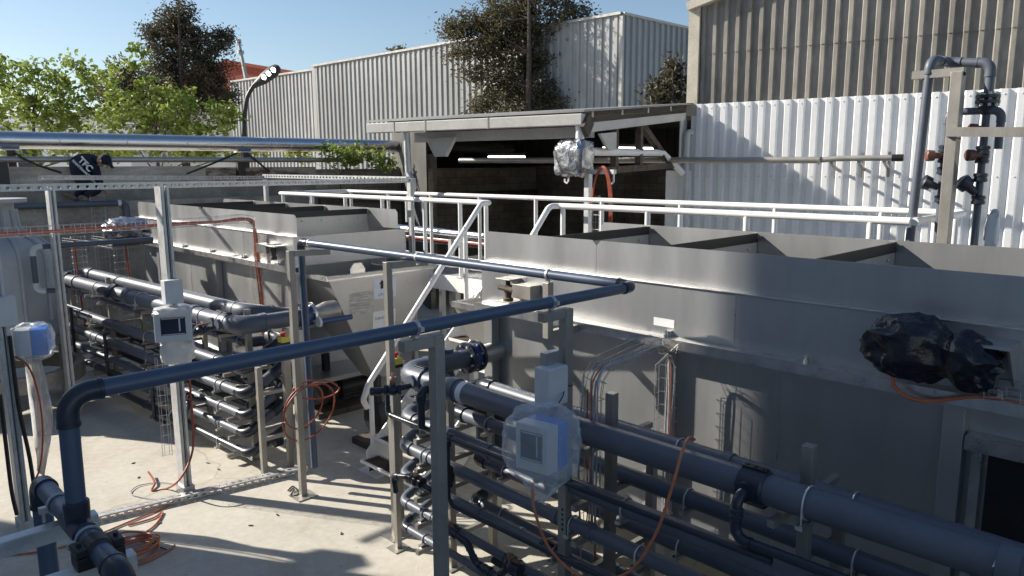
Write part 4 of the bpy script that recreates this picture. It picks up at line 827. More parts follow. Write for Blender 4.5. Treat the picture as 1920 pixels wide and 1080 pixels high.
def strut_beam(label, a, b, h=.062, w_=.05, pitch=.1, name='slotted_beam'):
    t = thing(name, label, 'beam', a); a = Vector(a); b = Vector(b); u = (b-a); L = u.length; u.normalize(); sd = u.cross(Z).normalized()
    sd = sd if sd.y < 0 else -sd
    m = MB(); m.slots(a-Z*h, u, Z, L, h, pitch, pitch*.62, h*.44); m.slots(a, u, -sd, L, w_, pitch, pitch*.6, w_*.4); m.slots(a-sd*w_-Z*h, u, Z, L, h, pitch, pitch*.62, h*.44)
    obj('channel', m, 'galv', t, solid=.003); return t
ZB = 3.24
PA, PB, PC, PD, PE = (2.62, 11.35), (2.76, 7.76), (1.36, 8.06), (6.62, 8.35), (6.66, 12.75)
B_top = at(302, 350, x=2.76).z
sA = strut_post('tall grooved strut post standing left of the pipe ends', *PA, 3.2)
sB = strut_post('tall grooved strut post with a white box and an instrument on it', *PB, 3.22)
sC = strut_post('grooved strut post at the left edge with a blue wrapped instrument', *PC, 3.24)
pD = at(769, 335, x=6.60); sD = strut_post('thin strut post at the far corner of the labelled tank', 6.60, pD.y, at(769, 335, x=6.60).z, .03, .04)
eD = at(769, 334, x=6.60); eE = at(497, 330, x=6.62); eA = at(80, 330, y=11.4); eC = at(-40, 349, y=8.1); eB = at(300, 342, y=7.75)
sE = strut_post('thin strut post behind the labelled tank', 6.62, eE.y, eE.z-.06, .03, .04)
strut_beam('nearer slotted strut beam crossing above the left rack', (eC.x, 8.0, eB.z), eD+Vector((.05, -.06, 0)), pitch=.085)
strut_beam('farther slotted strut beam crossing above the left rack', (PA[0]-.1, 11.3, eA.z+.01), eE+Vector((0, 0, 0)), pitch=.085)
strut_beam('short slotted strut beam joining the two thin strut posts', eE+Vector((0, 0, .03)), eD+Vector((.02, .05, .02)), pitch=.1)
# strut lying on the floor
strut_beam('slotted strut length lying on the concrete floor', (1.75, 7.70, .062), (3.95, 7.32, .062), h=.05, w_=.1, pitch=.075, name='loose_strut')

# ------------------------------------------------------------------ wire basket trays and cables
def basket(name, label, pts, nrm, wd=.12, ht=.07, step=.1, group='wire basket cable trays', cables=None, wm='galv'):
    """open wire tray following pts; nrm is the open side"""
    P = [Vector(p) for p in pts]; t = thing(name, label, 'cable tray', P[0], group); fr = []
    for i in range(len(P)):
        d = (P[min(i+1, len(P)-1)]-P[max(i-1, 0)]).normalized(); n = Vector(nrm(i) if callable(nrm) else nrm); n = (n-n.dot(d)*d).normalized(); fr.append((d, n, d.cross(n)))
    m = MB()
    for a, b in ((-1, 1), (-1, .4), (-.5, 0), (.5, 0), (1, .4), (1, 1)):
        m.tube([P[i]+fr[i][2]*a*wd/2+fr[i][1]*b*ht for i in range(len(P))], .0024, 5)
    acc = 0; last = -1
    for i in range(len(P)-1):
        L = (P[i+1]-P[i]).length; s = 0
        while s < L:
            if acc+s-last >= step or last < 0:
                f = s/L; c = P[i].lerp(P[i+1], f); n = fr[i][1].lerp(fr[i+1][1], f).normalized(); b = fr[i][2].lerp(fr[i+1][2], f).normalized()
                m.tube([c+b*wd/2+n*ht, c+b*wd/2, c-b*wd/2, c-b*wd/2+n*ht], .0024, 5); last = acc+s
            s += .01
        acc += L
    obj('wire_basket', m, wm, t); return t, P, fr
def cable(name, label, pts, r=.006, m='cable', k=6, group=None, cat='cable'):
    t = thing(name, label, cat, pts[0], group); mb = MB(); mb.tube(smoothpath(pts, k), r, 7); obj('cable', mb, m, t); return t
ZT = 2.68; TY = 9.45
xt = at(484, 425, y=TY).x
pth = [Vector((1.2, TY, ZT))]+[Vector((1.6+k*.3, TY, ZT)) for k in range(9)]+[Vector((xt-.25, TY, ZT+.02)), Vector((xt-.1, TY, ZT-.01)), Vector((xt-.02, TY, ZT-.12)), Vector((4.55, TY, ZT-.25)), Vector((4.55, TY, 2.2)), Vector((4.58, TY, 1.5)), Vector((4.58, TY, .8))]
bt, P_, fr_ = basket('cable_tray', 'long wire cable tray with orange cables turning down the left tank side', pth, lambda i: (0, 0, 1) if i < 10 else ((.1, 0, 1) if i < 11 else ((-.8, 0, .6) if i < 13 else (-1, 0, 0))), .16, .10)
for k, (a, b) in enumerate(((-.045, .012), (-.02, .014), (.0, .012), (.018, .03), (-.03, .032))):
    mb = MB(); mb.tube(smoothpath([P_[i]+fr_[i][2]*(a+.006*math.sin(i*1.7+k))+fr_[i][1]*(b+.015+.004*math.cos(i*2+k)) for i in range(len(P_))], 4), .0095, 7)
    cb = thing('power_cable', 'one of the orange cables bundled in the long wire cable tray', 'cable', P_[0], 'orange cables in the long wire tray'); obj('cable', mb, 'cable_r' if k % 2 else 'cable', cb)
# vertical little trays at strut post B and the back wall
def vtray(label, x, y, z0, z1, n=(0, -1, 0), wd=.1, ht=.05): return basket('cable_tray', label, [(x, y, z0+(z1-z0)*k/6) for k in range(7)], n, wd, ht, .1)
vtray('narrow upright wire tray beside the strut post with the instrument', 2.62, 7.80, .45, 1.5, (-.3, -1, 0), .09, .04)
vtray('narrow upright wire tray fixed to the ledge wall behind the worker', *at(193, 500, y=16.45)[:2], .6, 2.9, (0, -1, 0), .25, .06)
q_ = at(152, 520, y=13.2); vtray('upright wire tray with a red brown cable at the far pipe ends', q_.x, 13.2, .9, 2.35, (0, -1, 0), .2, .06)
cable('cable', 'red brown cable on the upright wire tray at the far pipe ends', [(q_.x-.07, 13.1, 2.3), (q_.x-.06, 13.12, 1.6), (q_.x-.03, 13.1, .9)], .014, 'cable_r')
q_ = at(236, 520, y=12.5); tt_ = vtray('upright wire tray with a red brown cable at the corner of the left tank', q_.x-.05, 12.5, .9, 2.4, (0, -1, 0), .2, .06)
cable('cable', 'red brown cable on the upright wire tray at the corner of the left tank', [(q_.x, 12.4, 2.4), (q_.x+.02, 12.4, 1.7), (q_.x+.02, 12.4, 1.3)], .016, 'cable_r')
# horizontal tray ladder with a wrapped valve at the far corner of the left tank
lt_ = at(150, 450, y=13.4); basket('cable_tray', 'short wide wire tray at the far corner of the left tank', [at(145, 452, y=14.2), at(175, 456, y=13.4), at(215, 462, y=12.5), at(240, 466, y=12.1)], (0, 0, 1), .45, .07, .12)
w_c = at(238, 430, y=12.4)
# tray arch between instrument post and the right tank
ap = [at(1098, 840, y=3.2), at(1098, 760, y=3.2), at(1098, 705, y=3.2), at(1104, 672, y=3.2), at(1125, 655, y=3.21), at(1160, 645, x=4.05), at(1200, 636, x=4.3), at(1235, 628, x=4.42)]
e0 = ap[-1]
ax_ = 4.50; ay = at(1255, 720, x=ax_).y
arch = [Vector((3.66, ay, .9)), Vector((3.66, ay, 1.5)), Vector((3.66, ay, 1.95)), Vector((3.68, ay, 2.03)), Vector((3.75, ay, 2.09)), Vector((3.9, ay, 2.10)), Vector((4.15, ay, 2.13)), Vector((4.33, ay, 2.13)), Vector((4.44, ay, 2.08)), Vector((ax_, ay, 1.98)), Vector((ax_, ay, 1.6)), Vector((ax_, ay, 1.2)), Vector((ax_, ay, .8))]
ar, P2_, f2_ = basket('cable_tray', 'wire cable tray arching from the wrapped transmitter over to the right tank', arch, lambda i: (-1, 0, 0) if i < 3 else ((-.7, 0, .7) if i < 4 else ((0, 0, 1) if i < 8 else ((-.7, 0, .7) if i < 9 else (-1, 0, 0)))), .14, .08, wm='steel_post')
for k in range(4):
    mb = MB(); mb.tube(smoothpath([P2_[i]+f2_[i][2]*(-.04+.018*k+.008*math.sin(i*1.3+k*2))+f2_[i][1]*.014 for i in range(len(P2_))], 4), .006 if k != 2 else .008, 6)
    cb = thing('signal_cable', 'one of the cables lying in the arching wire tray on the right', 'cable', P2_[0], 'cables in the arching wire tray'); obj('cable', mb, 'cable_g' if k != 1 else 'cable', cb)
br_ = [at(1850, 748, x=4.47), at(1900, 752, x=4.47), at(1990, 765, x=4.47)]
basket('cable_tray', 'wire cable tray under the black bag at the right edge', br_, (0, -.2, 1), .1, .06, .08)
cable('power_cable', 'orange cable hanging out of the black bag and running right', [at(1672, 695, x=4.42), at(1678, 725, x=4.42), at(1705, 745, x=4.44), at(1750, 752, x=4.46), at(1845, 744, x=4.47), at(1990, 772, x=4.47)], .011)

# ------------------------------------------------------------------ long pipes along the back wall
from mathutils import noise
PYB = WY+.1
zb = at(400, 269, y=PYB).z
bp_ = thing('insulated_pipe', 'big shiny clad pipe running along the top of the back wall into the shed', 'pipe', (2, PYB, zb))
m = MB(); m.tube([(-3, PYB, zb), (17, PYB, zb)], .17, 24); obj('cladding', m, 'pipe_st', bp_)
for px in (110, 236, 350, 453, 546, 620, 690, 786, 800, 880, 960):
    xx = at(px, 265, y=PYB-.17).x; m = MB(); m.lathe((xx, PYB, zb), X, [(.17, 0), (.173, .004), (.173, .03), (.17, .034)], 24, cap=False); obj('joint_band', m, 'pipe_st', bp_)
for i, px in enumerate((20, 458, 775)):
    xx = at(px, 300, y=PYB).x; t = thing('pipe_support', ('dark post under the shiny pipe at the far left', 'dark rusty post under the shiny pipe below the street lamp', 'dark post under the shiny pipe at the shed')[i], 'support', (xx, PYB, 3.4))
    m = MB(); m.box((xx-.07, PYB-.12, 3.0), (xx+.07, PYB+.02, zb-.2)); obj('post', m, 'rust', t)
    m = MB(); m.box((xx-.16, PYB-.2, zb-.2), (xx+.16, PYB+.2, zb-.17)); obj('saddle_plate', m, 'box_grey', t)
    m = MB(); m.box((xx-.28, PYB-.25, 3.06), (xx-.1, PYB-.12, 3.62)); obj('side_bracket', m, 'lampblack', t)
zp = at(400, 299.5, y=WY-.12).z
m = MB(); m.tube([(-3, WY-.12, zp), (11.2, WY-.12, zp)], .06, 14); lp2 = thing('steel_pipe', 'dull steel pipe running below the shiny pipe along the back wall', 'pipe', (2, WY-.12, zp)); obj('pipe', m, 'pipe_dull', lp2)
for px in (280, 560, 700):
    xx = at(px, 300, y=WY-.12).x; m = MB(); m.tube([(xx, WY-.12, zp), (xx+.05, WY-.12, zp)], .068, 14); obj('joint_band', m, 'pipe_dull', lp2)
def atw(px, py, a):
    d = ((px-960)/F)*_r3 - ((py-540)/F)*_u3 + _f2; o = Vector((0, 0, EYE)); t = (a-(o-W0).dot(WN))/d.dot(WN); return o+d*t
q0, q1, q2 = atw(862, 301, .55), atw(1540, 300, .55), atw(1672, 296, .55); 
wp = thing('steel_pipe', 'bare steel pipe on brackets passing in front of the white ribbed wall', 'pipe', q1)
m = MB(); m.tube([q0, q1], .055, 14); m.tube([q1, q1+WD*.25+Z*.02, q2], .045, 14); obj('pipe', m, 'pipe_dull', wp)
m = MB(); m.lathe(q1-WD*.05, WD, [(.056, 0), (.075, .005), (.075, .03), (.056, .04)], 14); obj('collar', m, 'pipe_dull', wp)
m = MB(); m.lathe(q2, WD, [(.047, 0), (.055, .004), (.055, .16), (.047, .165)], 14); obj('end_cap', m, 'black', wp)
for f in (.15, .55, .9):
    c = q1.lerp(q2, f); m = MB(); m.beam(c-Z*.05, c-WN*.53-Z*.16, .05, .03); obj('wall_arm', m, 'pipe_dull', wp)
    m = MB(); m.beam(c-WN*.53-Z*.3, c-WN*.53+Z*.1, .06, .015, WN); obj('wall_plate', m, 'pipe_dull', wp)
for i, pts in enumerate(([(25, 286), (62, 306), (115, 324)], [(350, 326), (400, 306), (445, 287)], [(466, 290), (485, 305), (505, 322)])):
    cable('hose', ('black hose sagging left of the worker', 'black hose sagging left of the rusty pipe post', 'black hose sagging right of the rusty pipe post')[i], [at(*p, y=WY-.25) for p in pts], .022, 'black', cat='hose')
a_, b_ = at(18, 388, y=16.42), at(236, 380, y=16.42); zz = (a_.z+b_.z)/2
lg = thing('drain_pipe', 'dark blue pipe along the edge of the ledge under the worker', 'pipe', a_)
m = MB(); pp_, _ = fillet([(a_.x, 16.42, zz), (b_.x, 16.42, zz), (b_.x, 16.42, zz-.5)], .1); m.tube(pp_, .06, 12); obj('pipe', m, 'pvc', lg)
m = MB(); m.tube([(b_.x-.16, 16.42, zz), (b_.x-.1, 16.42, zz)], .066, 12); obj('label_band', m, 'label', lg)

# ------------------------------------------------------------------ the worker on the ledge
D0 = (at(150, 370, y=16.7)-Vector((0, 0, EYE))).dot(_f2)
def pw(px, py, off=0): return deep(px, py, D0+off)
feet = pw(150, 378)
person = thing('person', 'person in navy work clothes and cap kneeling bent over on the wall ledge', 'person', (feet.x, feet.y, 2.74))
J = [('pelvis', (128, 336, 0), .20), ('waist', (139, 320, .02), .185), ('chest', (156, 304, .02), .20), ('neck', (175, 296, .02), .085), ('jaw', (186, 300, .02), .075), ('head', (194, 303, .02), .098),
     ('ls', (148, 294, .10), .10), ('le', (166, 312, .36), .06), ('lh', (186, 345, .36), .045),
     ('rs', (178, 314, .0), .095), ('re', (186, 338, -.02), .065), ('rw', (193, 352, .02), .048), ('rh', (198, 359, .04), .035),
     ('lk', (172, 352, .16), .10), ('la', (140, 366, .1), .065), ('rk', (187, 356, -.12), .10), ('ra', (158, 368, -.08), .065)]
ix = {n: i for i, (n, _, _) in enumerate(J)}
E_ = [('pelvis', 'waist'), ('waist', 'chest'), ('chest', 'neck'), ('neck', 'jaw'), ('jaw', 'head'), ('chest', 'ls'), ('ls', 'le'), ('le', 'lh'), ('chest', 'rs'), ('rs', 're'), ('re', 'rw'), ('rw', 'rh'), ('pelvis', 'lk'), ('lk', 'la'), ('pelvis', 'rk'), ('rk', 'ra')]
me = bpy.data.meshes.new('body_skeleton'); me.from_pydata([pw(*p) for _, p, _ in J], [(ix[a], ix[b]) for a, b in E_], []); me.update()
to = bpy.data.objects.new('body_skeleton', me); COL.objects.link(to)
to.modifiers.new('skin', 'SKIN'); sub = to.modifiers.new('sub', 'SUBSURF'); sub.levels = sub.render_levels = 2
for i, (_, _, r) in enumerate(J): me.skin_vertices[0].data[i].radius = (r, r)
me.skin_vertices[0].data[0].use_root = True
dg = bpy.context.evaluated_depsgraph_get(); bm_ = bpy.data.meshes.new_from_object(to.evaluated_get(dg)); bpy.data.objects.remove(to)
bm_.name = 'body'; bm_.materials.clear(); bm_.materials.append(M['navy']); bm_.materials.append(M['skin'])
hd_, jw_, hn_ = pw(194, 303, .02), pw(187, 301, .02), pw(198, 359, .04)
for p in bm_.polygons:
    c = p.center; p.use_smooth = True
    if (c-hd_).length < .125 or (c-jw_).length < .07 or (c-hn_).length < .075: p.material_index = 1
bm_.transform(Matrix.Translation(-person.location)); body = bpy.data.objects.new('body', bm_); COL.objects.link(body); body.parent = person
right_, upv = _rt, Z
def ell(mb, c, ax, ay, az, n=14):
    c = Vector(c); vs = []; fs = []
    for i in range(n//2+1):
        th = math.pi*i/(n//2)
        for k in range(n): a = 2*math.pi*k/n; vs.append(c+ax*math.sin(th)*math.cos(a)+ay*math.sin(th)*math.sin(a)+az*math.cos(th))
    for i in range(n//2):
        for k in range(n): fs.append((i*n+k, i*n+(k+1) % n, (i+1)*n+(k+1) % n, (i+1)*n+k))
    return mb.add(vs, fs, True)
hx = (right_*.75-Z*.62).normalized(); hz = (right_*.62+Z*.75).normalized(); hy = _fw.copy()
hc = pw(196, 301, .02)
m = MB(); ell(m, hc+hz*.03, hx*.118, hy*.112, hz*.105); m.prism([hc+hx*.09+hy*.07+hz*.02, hc+hx*.21+hy*.05-hz*.03, hc+hx*.21-hy*.05-hz*.03, hc+hx*.09-hy*.07+hz*.02], hz*.015); obj('cap', m, 'navy', person)
m = MB(); ell(m, hc-hy*.1-hz*.03-hx*.01, hx*.02, hy*.015, hz*.035, 8); obj('ear', m, 'skin', person)
m = MB(); m.prism([hc+hx*.1-hz*.03+hy*.015, hc+hx*.145-hz*.09, hc+hx*.1-hz*.1-hy*.015], -hy*.03); obj('nose', m, 'skin', person)
for k in range(4):
    m = MB(); a = hn_+right_*.01*k-_fw*.02+_fw*.016*k; m.tube([a, a+right_*.035-Z*.03, a+right_*.035-Z*.075], [.011, .01, .007], 6); obj('finger', m, 'skin', body)
m = MB(); m.tube([hn_-right_*.02, hn_+right_*.01-Z*.05], [.012, .008], 6); obj('thumb', m, 'skin', body)
for i, (c, dx) in enumerate((((134, 369, .05), (13, 6)), ((157, 372, -.12), (8, 3)))):
    a = pw(c[0]-dx[0], c[1]-dx[1], c[2]); b = pw(c[0]+dx[0], c[1]+dx[1], c[2]); m = MB(); d = (b-a).normalized(); n_ = d.cross(_fw).normalized()
    ell(m, a.lerp(b, .5), d*(b-a).length*.62, _fw*.06, n_*.06, 12); obj('boot', m, 'shoe', person)
tc_ = pw(158, 311, -.205); tr_ = (right_*.68-Z*.73).normalized(); tu = (right_*.73+Z*.68).normalized()
text('lettering', 'TFC', .175, tc_+tu*.035, tr_, tu, 'label', person, .012, True); text('lettering', 'MAINTENANCE', .062, tc_-tu*.085-tr_*.01, tr_, tu, 'label', person, .012, True)

# ------------------------------------------------------------------ left vessel
vc = at(-8, 420, y=12.4); vx, vy = vc.x, vc.y; zt_ = at(20, 372, y=12.0).z
vs_ = thing('pressure_vessel', 'grey domed fibreglass vessel on a ring stand at the left edge', 'vessel', (vx, vy, 0))
m = MB(); m.lathe((vx, vy, 0), Z, [(.0, .9), (.62, .95), (.64, 1.2), (.64, 2.12), (.60, 2.30), (.48, 2.42), (.33, 2.50), (.25, 2.60), (.23, 2.8), (.24, zt_-.06), (.24, zt_-.05)], 36); obj('shell', m, 'grp', vs_)
m = MB(); m.lathe((vx, vy, zt_-.06), Z, [(.40, 0), (.40, .05)], 28); obj('top_flange', m, 'grp', vs_)
for k in range(5):
    a = R(-150+k*35); c_, s_ = math.cos(a), math.sin(a); m = MB(); Pr = [(.645, 1.3), (.645, 2.12), (.605, 2.31), (.485, 2.43), (.335, 2.51), (.26, 2.61), (.24, 2.85)]
    m.tube([(vx+r*c_, vy+r*s_, z) for r, z in Pr], .03, 6); obj('rib', m, 'grp', vs_)
m = MB(); m.lathe((vx, vy, .95), Z, [(.74, 0), (.74, .09), (.66, .09), (.66, 0)], 30, cap=False); m.lathe((vx, vy, .4), Z, [(.9, 0), (.9, .22), (.8, .22), (.8, 0)], 30, cap=False); obj('ring', m, 'concrete', vs_)
for k in range(8):
    a = 2*math.pi*k/8+.2; m = MB(); m.beam((vx+.7*math.cos(a), vy+.7*math.sin(a), .0), (vx+.7*math.cos(a), vy+.7*math.sin(a), .96), .1, .1, X); obj('leg', m, 'concrete', vs_)
q_ = at(60, 464, y=11.6); q2_ = at(160, 457, y=11.6); q3_ = at(75, 545, y=11.6)
pipe('vessel_pipe', 'dark pipe bending down in front of the grey vessel', [(q2_.x+.9, 11.6, q_.z), (q_.x, 11.6, q_.z), (q_.x, 11.6, q3_.z), (q_.x+.35, 11.5, q3_.z-.02)], .035, m='pvc', em='box_grey')

# ------------------------------------------------------------------ wrapped and boxed instruments
def crumple(mb, c, ax, ay, az, n=30, amp=.12, fr=3.0, seed=0, fn=None, sq=.6):
    c = Vector(c); vs = []; fs = []; mm = n//2
    def pw_(v): return math.copysign(abs(v)**sq, v)
    for i in range(mm+1):
        th = math.pi*i/mm
        for k in range(n):
            a = 2*math.pi*k/n; u = Vector((pw_(math.sin(th))*pw_(math.cos(a)), pw_(math.sin(th))*pw_(math.sin(a)), pw_(math.cos(th))))
            q = u*fr+Vector((seed, seed*1.7, 0)); r1_ = 1-abs(noise.noise(q))*2; r2_ = 1-abs(noise.noise(Vector((q.x*2.2, q.y*3.1, q.z*1.7))))*2.4; r3_ = noise.noise(q*5.5); d = 1+amp*r1_+amp*.55*r2_+amp*.22*r3_-amp*.6
            if fn: u = fn(u)
            vs.append(c+(ax*u.x+ay*u.y+az*u.z)*d)
    for i in range(mm):
        for k in range(n): fs.append((i*n+k, i*n+(k+1) % n, (i+1)*n+(k+1) % n, (i+1)*n+k))
    return mb.add(vs, fs, True)
def instrument(name, label, c, fdir, w_=.20, h_=.24, d_=.15, side='blue', bag=None, glass=True, lid='box_grey'):
    """transmitter housing: pale front with a dark display, coloured rear half"""
    fdir = Vector(fdir).normalized(); sd = Z.cross(fdir).normalized(); c = Vector(c); t = thing(name, label, 'instrument', c)
    m = MB(); m.obox(c+fdir*d_*.25, sd*w_/2, fdir*d_*.25, Z*h_/2); obj('front_cover', m, lid, t, bevel=.008)
    m = MB(); m.obox(c-fdir*d_*.26, sd*w_*.49, fdir*d_*.25, Z*h_*.49); obj('rear_housing', m, side, t, bevel=.006)
    m = MB(); m.obox(c+fdir*d_*.5+Z*.012, sd*w_*.33, fdir*.003, Z*h_*.31); s_ = obj('display', m, 'screen', t)
    m = MB()
    for a, b, x0, z0 in ((.3, .012, 0, .28), (.3, .012, 0, -.28)): m.obox(c+fdir*(d_*.5+.003)+Z*(.012+z0*h_), sd*w_*a, fdir*.001, Z*h_*b)
    obj('display_frame', m, 'box_grey', s_)
    m = MB(); m.obox(c+fdir*(d_*.5+.003)+Z*.02+sd*w_*.17, sd*w_*.02, fdir*.001, Z*h_*.22); obj('button_strip', m, 'box_grey', s_)
    return t, sd
def bagthing(label, mb, m, c, parent=None): t = obj('plastic_bag', mb, m, None, label, 'plastic bag', origin=c); return t
# on the foreground post
ic = Vector((PX-.10, PY-.20, 1.70)); ic = at(1016, 832, y=PY-.16)
it, sd = instrument('transmitter', 'blue and grey transmitter with dark display, under clear plastic on the foreground post', ic, (-.98, -.16, .03), .235, .29, .22)
m = MB(); fq = Vector((-.98, -.16, .03)).normalized(); m.obox(ic-fq*.06-sd*.1165, fq*.03, sd*.002, Z*.075); obj('side_label', m, 'ink', it)
fn = lambda u: Vector((u.x*(1 if u.z > -.35 else max(.32, 1+(u.z+.35)*1.15)), u.y*(1 if u.z > -.35 else max(.32, 1+(u.z+.35)*1.15)), u.z if u.z > 0 else u.z*1.5))
m = MB(); crumple(m, ic+Z*.0, sd*.22, Vector((.98, .16, 0))*.19, Z*.235, 80, .10, 2.2, 3, fn, .72); bagthing('clear plastic bag tied round the transmitter on the foreground post', m, 'bagc', ic)
# grey junction box beside it
jc = at(1033, 722, y=PY-.02)
t = thing('junction_box', 'grey junction box tied with black cable ties to the foreground post', 'box', jc); e = MB(); e.obox(jc, X*.095, Y*.055, Z*.125); obj('housing', e, 'box_grey', t, bevel=.006)
e = MB(); e.obox(jc-Y*.058, X*.09, Y*.006, Z*.12); obj('lid', e, 'box_grey', t, bevel=.004)
e = MB(); e.beam((jc.x-.03, jc.y+.04, jc.z+.16), (PX, jc.y+.04, jc.z+.16), .05, .09); obj('mounting_arm', e, 'steel', t)
e = MB(); e.ring((PX, PY, jc.z-.03), Z, .055, .004, 14, 5); e.tube([(PX-.05, PY-.04, jc.z-.03), (PX-.16, PY-.12, jc.z-.05), (PX-.22, PY-.14, jc.z-.075)], .004, 5); obj('cable_tie', e, 'black', t)
# on strut post B
bx, by = PB
jc = at(322, 546, y=by-.14); t = thing('junction_box', 'white junction box on the tall strut post above the instrument', 'box', jc); e = MB(); e.obox(jc, X*.085, Y*.05, Z*.115); obj('housing', e, 'box_grey', t, bevel=.006); e = MB(); e.obox(jc-Y*.055, X*.088, Y*.012, Z*.118); obj('lid', e, 'box_grey', t, bevel=.004)
ic2 = at(325, 612, y=by-.22); it2, sd2 = instrument('transmitter', 'pale instrument with a dark display on the tall strut post', ic2, (-.35, -.93, .05), .34, .28, .16, side='box_grey')
m = MB(); crumple(m, ic2+Z*.15, sd2*.17, Vector((.3, .9, 0))*.1, Z*.05, 24, .2, 3, 8); bagthing('crumpled film over the top of the instrument on the strut post', m, 'bagw', ic2)
m = MB(); crumple(m, at(332, 655, y=by-.2), sd2*.15, Vector((.3, .9, 0))*.07, Z*.14, 28, .22, 2.6, 12); bagthing('milky plastic bag hanging below the instrument on the strut post', m, 'bagw', ic2-Z*.3)
# at the left edge
cx, cy = PC
jc = at(6, 583, y=cy-.12); t = thing('junction_box', 'grey box on the grooved post at the left edge', 'box', jc); e = MB(); e.obox(jc, X*.09, Y*.05, Z*.13); obj('housing', e, 'box_grey', t, bevel=.006); e = MB(); e.obox(jc-Y*.056, X*.092, Y*.01, Z*.132); obj('lid', e, 'box_grey', t, bevel=.004)
ic3 = at(60, 640, y=cy); it3, sd3 = instrument('transmitter', 'blue sided transmitter under plastic beside the left edge post', ic3, (-.95, .30, 0), .2, .25, .26)
m = MB(); crumple(m, ic3, sd3*.15, Vector((-.95, .3, 0))*.18, Z*.165, 34, .12, 2.6, 21, None, .6); bagthing('clear plastic bag round the blue transmitter at the left edge', m, 'bagc', ic3)
m = MB(); s0 = at(62, 668, y=cy+.02); P = [at(46, 665, y=cy), at(76, 668, y=cy), at(86, 720, y=cy), at(100, 790, y=cy), at(80, 850, y=cy), at(84, 895, y=cy), at(66, 860, y=cy), at(58, 760, y=cy)]
N_ = 18; vs = []; fs = []
lft = smoothpath([P[0], P[7], P[6], P[6]-Z*.12], 6); rgt = smoothpath([P[1], P[2], P[3], P[5]], 6)
for i in range(19):
    for k in range(9):
        q = lft[i].lerp(rgt[i], k/8); q = q+Y*(.05*math.sin(k*1.9+i*.35)+.04*noise.noise(Vector((k*.5, i*.3, 3)))); vs.append(q)
for i in range(18):
    for k in range(8): fs.append((i*9+k, i*9+k+1, i*9+k+10, i*9+k+9))
m.add(vs, fs, True); o = bagthing('long milky plastic sheet hanging below the blue transmitter at the left edge', m, 'bagw', s0)
sm = o.modifiers.new('thickness', 'SOLIDIFY'); sm.thickness = .003
# black bag on the right tank
bb = at(1742, 655, x=4.42)
fn = lambda u: Vector((u.x*(1-.45*math.exp(-((u.y+.18)/.22)**2)), u.y, u.z*(1-.35*math.exp(-((u.y+.3)/.14)**2))-.25*max(0, -u.y)))
m = MB(); crumple(m, bb, X*.16, Y*.33, Z*.18, 96, .12, 1.5, 5, fn, .85); o = bagthing('shiny black plastic bag tied round a valve on the right tank', m, 'bagb', bb)
t = thing('valve_shelf', 'steel bracket plate holding the bagged valve on the right tank', 'bracket', (XF, bb.y-.5, bb.z)); m = MB(); a = at(1880, 640, x=4.5)
m.box((XF-.22, a.y-.06, bb.z+.06), (XF-.002, a.y+.28, bb.z+.075)); m.prism([(XF-.22, a.y-.06, bb.z+.06), (XF-.002, a.y-.06, bb.z+.06), (XF-.002, a.y-.06, bb.z-.2)], (0, .012, 0)); m.box((XF-.02, a.y-.08, bb.z-.22), (XF-.002, a.y+.02, bb.z-.14)); obj('plate', m, 'steel', t)
# foil wrapped box on its stand beyond the walkway
fx = 8.05; fy = at(1103, 330, x=fx).y; fz = at(1103, 318, x=fx).z
t = thing('instrument_stand', 'pale steel stand with side arms behind the guard rail', 'stand', (fx, fy, 0)); m = MB(); m.box((fx-.04, fy-.04, 0), (fx+.04, fy+.04, fz)); obj('post', m, 'galv', t)
m = MB(); m.box((fx-.03, fy-.46, fz-.06), (fx+.03, fy-.04, fz)); obj('arm', m, 'galv', t)
for yy in (fy-.44, fy+.36): m = MB(); m.tube([(fx, yy, fz-.06), (fx, yy, fz-.16), (fx, yy+.03, fz-.19), (fx, yy+.07, fz-.17), (fx, yy+.07, fz-.13)], .014, 6); obj('hook', m, 'white', t)
m = MB(); c = at(1076, 297, x=fx-.05); crumple(m, c, X*.17, Y*.25, Z*.24, 34, .16, 2.4, 31, None, .45); obj('wrapped_box', m, 'foil', None, 'box wrapped in crumpled shiny foil on a stand before the dark shed', 'box', origin=c)
basket('cable_tray', 'narrow upright wire tray beside the stand with the foil wrapped box', [(fx, fy-.17, z) for z in (1.9, 2.3, 2.7, 3.0)], (-1, 0, 0), .12, .05)
for k in range(3): cable('power_cable', 'orange cable looping over the arm of the stand with the foil wrapped box', [(fx-.04, fy-.06-.02*k, fz-.5), (fx-.04, fy-.16, fz-.12), (fx-.05, fy-.27-.02*k, fz+.04), (fx-.05, fy-.38-.02*k, fz-.15), (fx-.05, fy-.42-.02*k, fz-.6), (fx-.05, fy-.38, fz-1.2)], .012, 'cable_r', group='cables over the foil box stand')
# foil wrapped valve at the far corner of the left tank
m = MB(); c = w_c; crumple(m, c, X*.3, Y*.3, Z*.17, 28, .2, 2.6, 41, None, .7); obj('wrapped_valve', m, 'foil', None, 'valve wrapped in silver film at the far corner of the left tank', 'valve', origin=c)
m = MB(); m.obox(c-Z*.2+Y*.1, X*.3, Y*.3, Z*.03); obj('valve_plate', m, 'rust', None, 'dark plate under the silver wrapped valve', 'plate', origin=c-Z*.2)
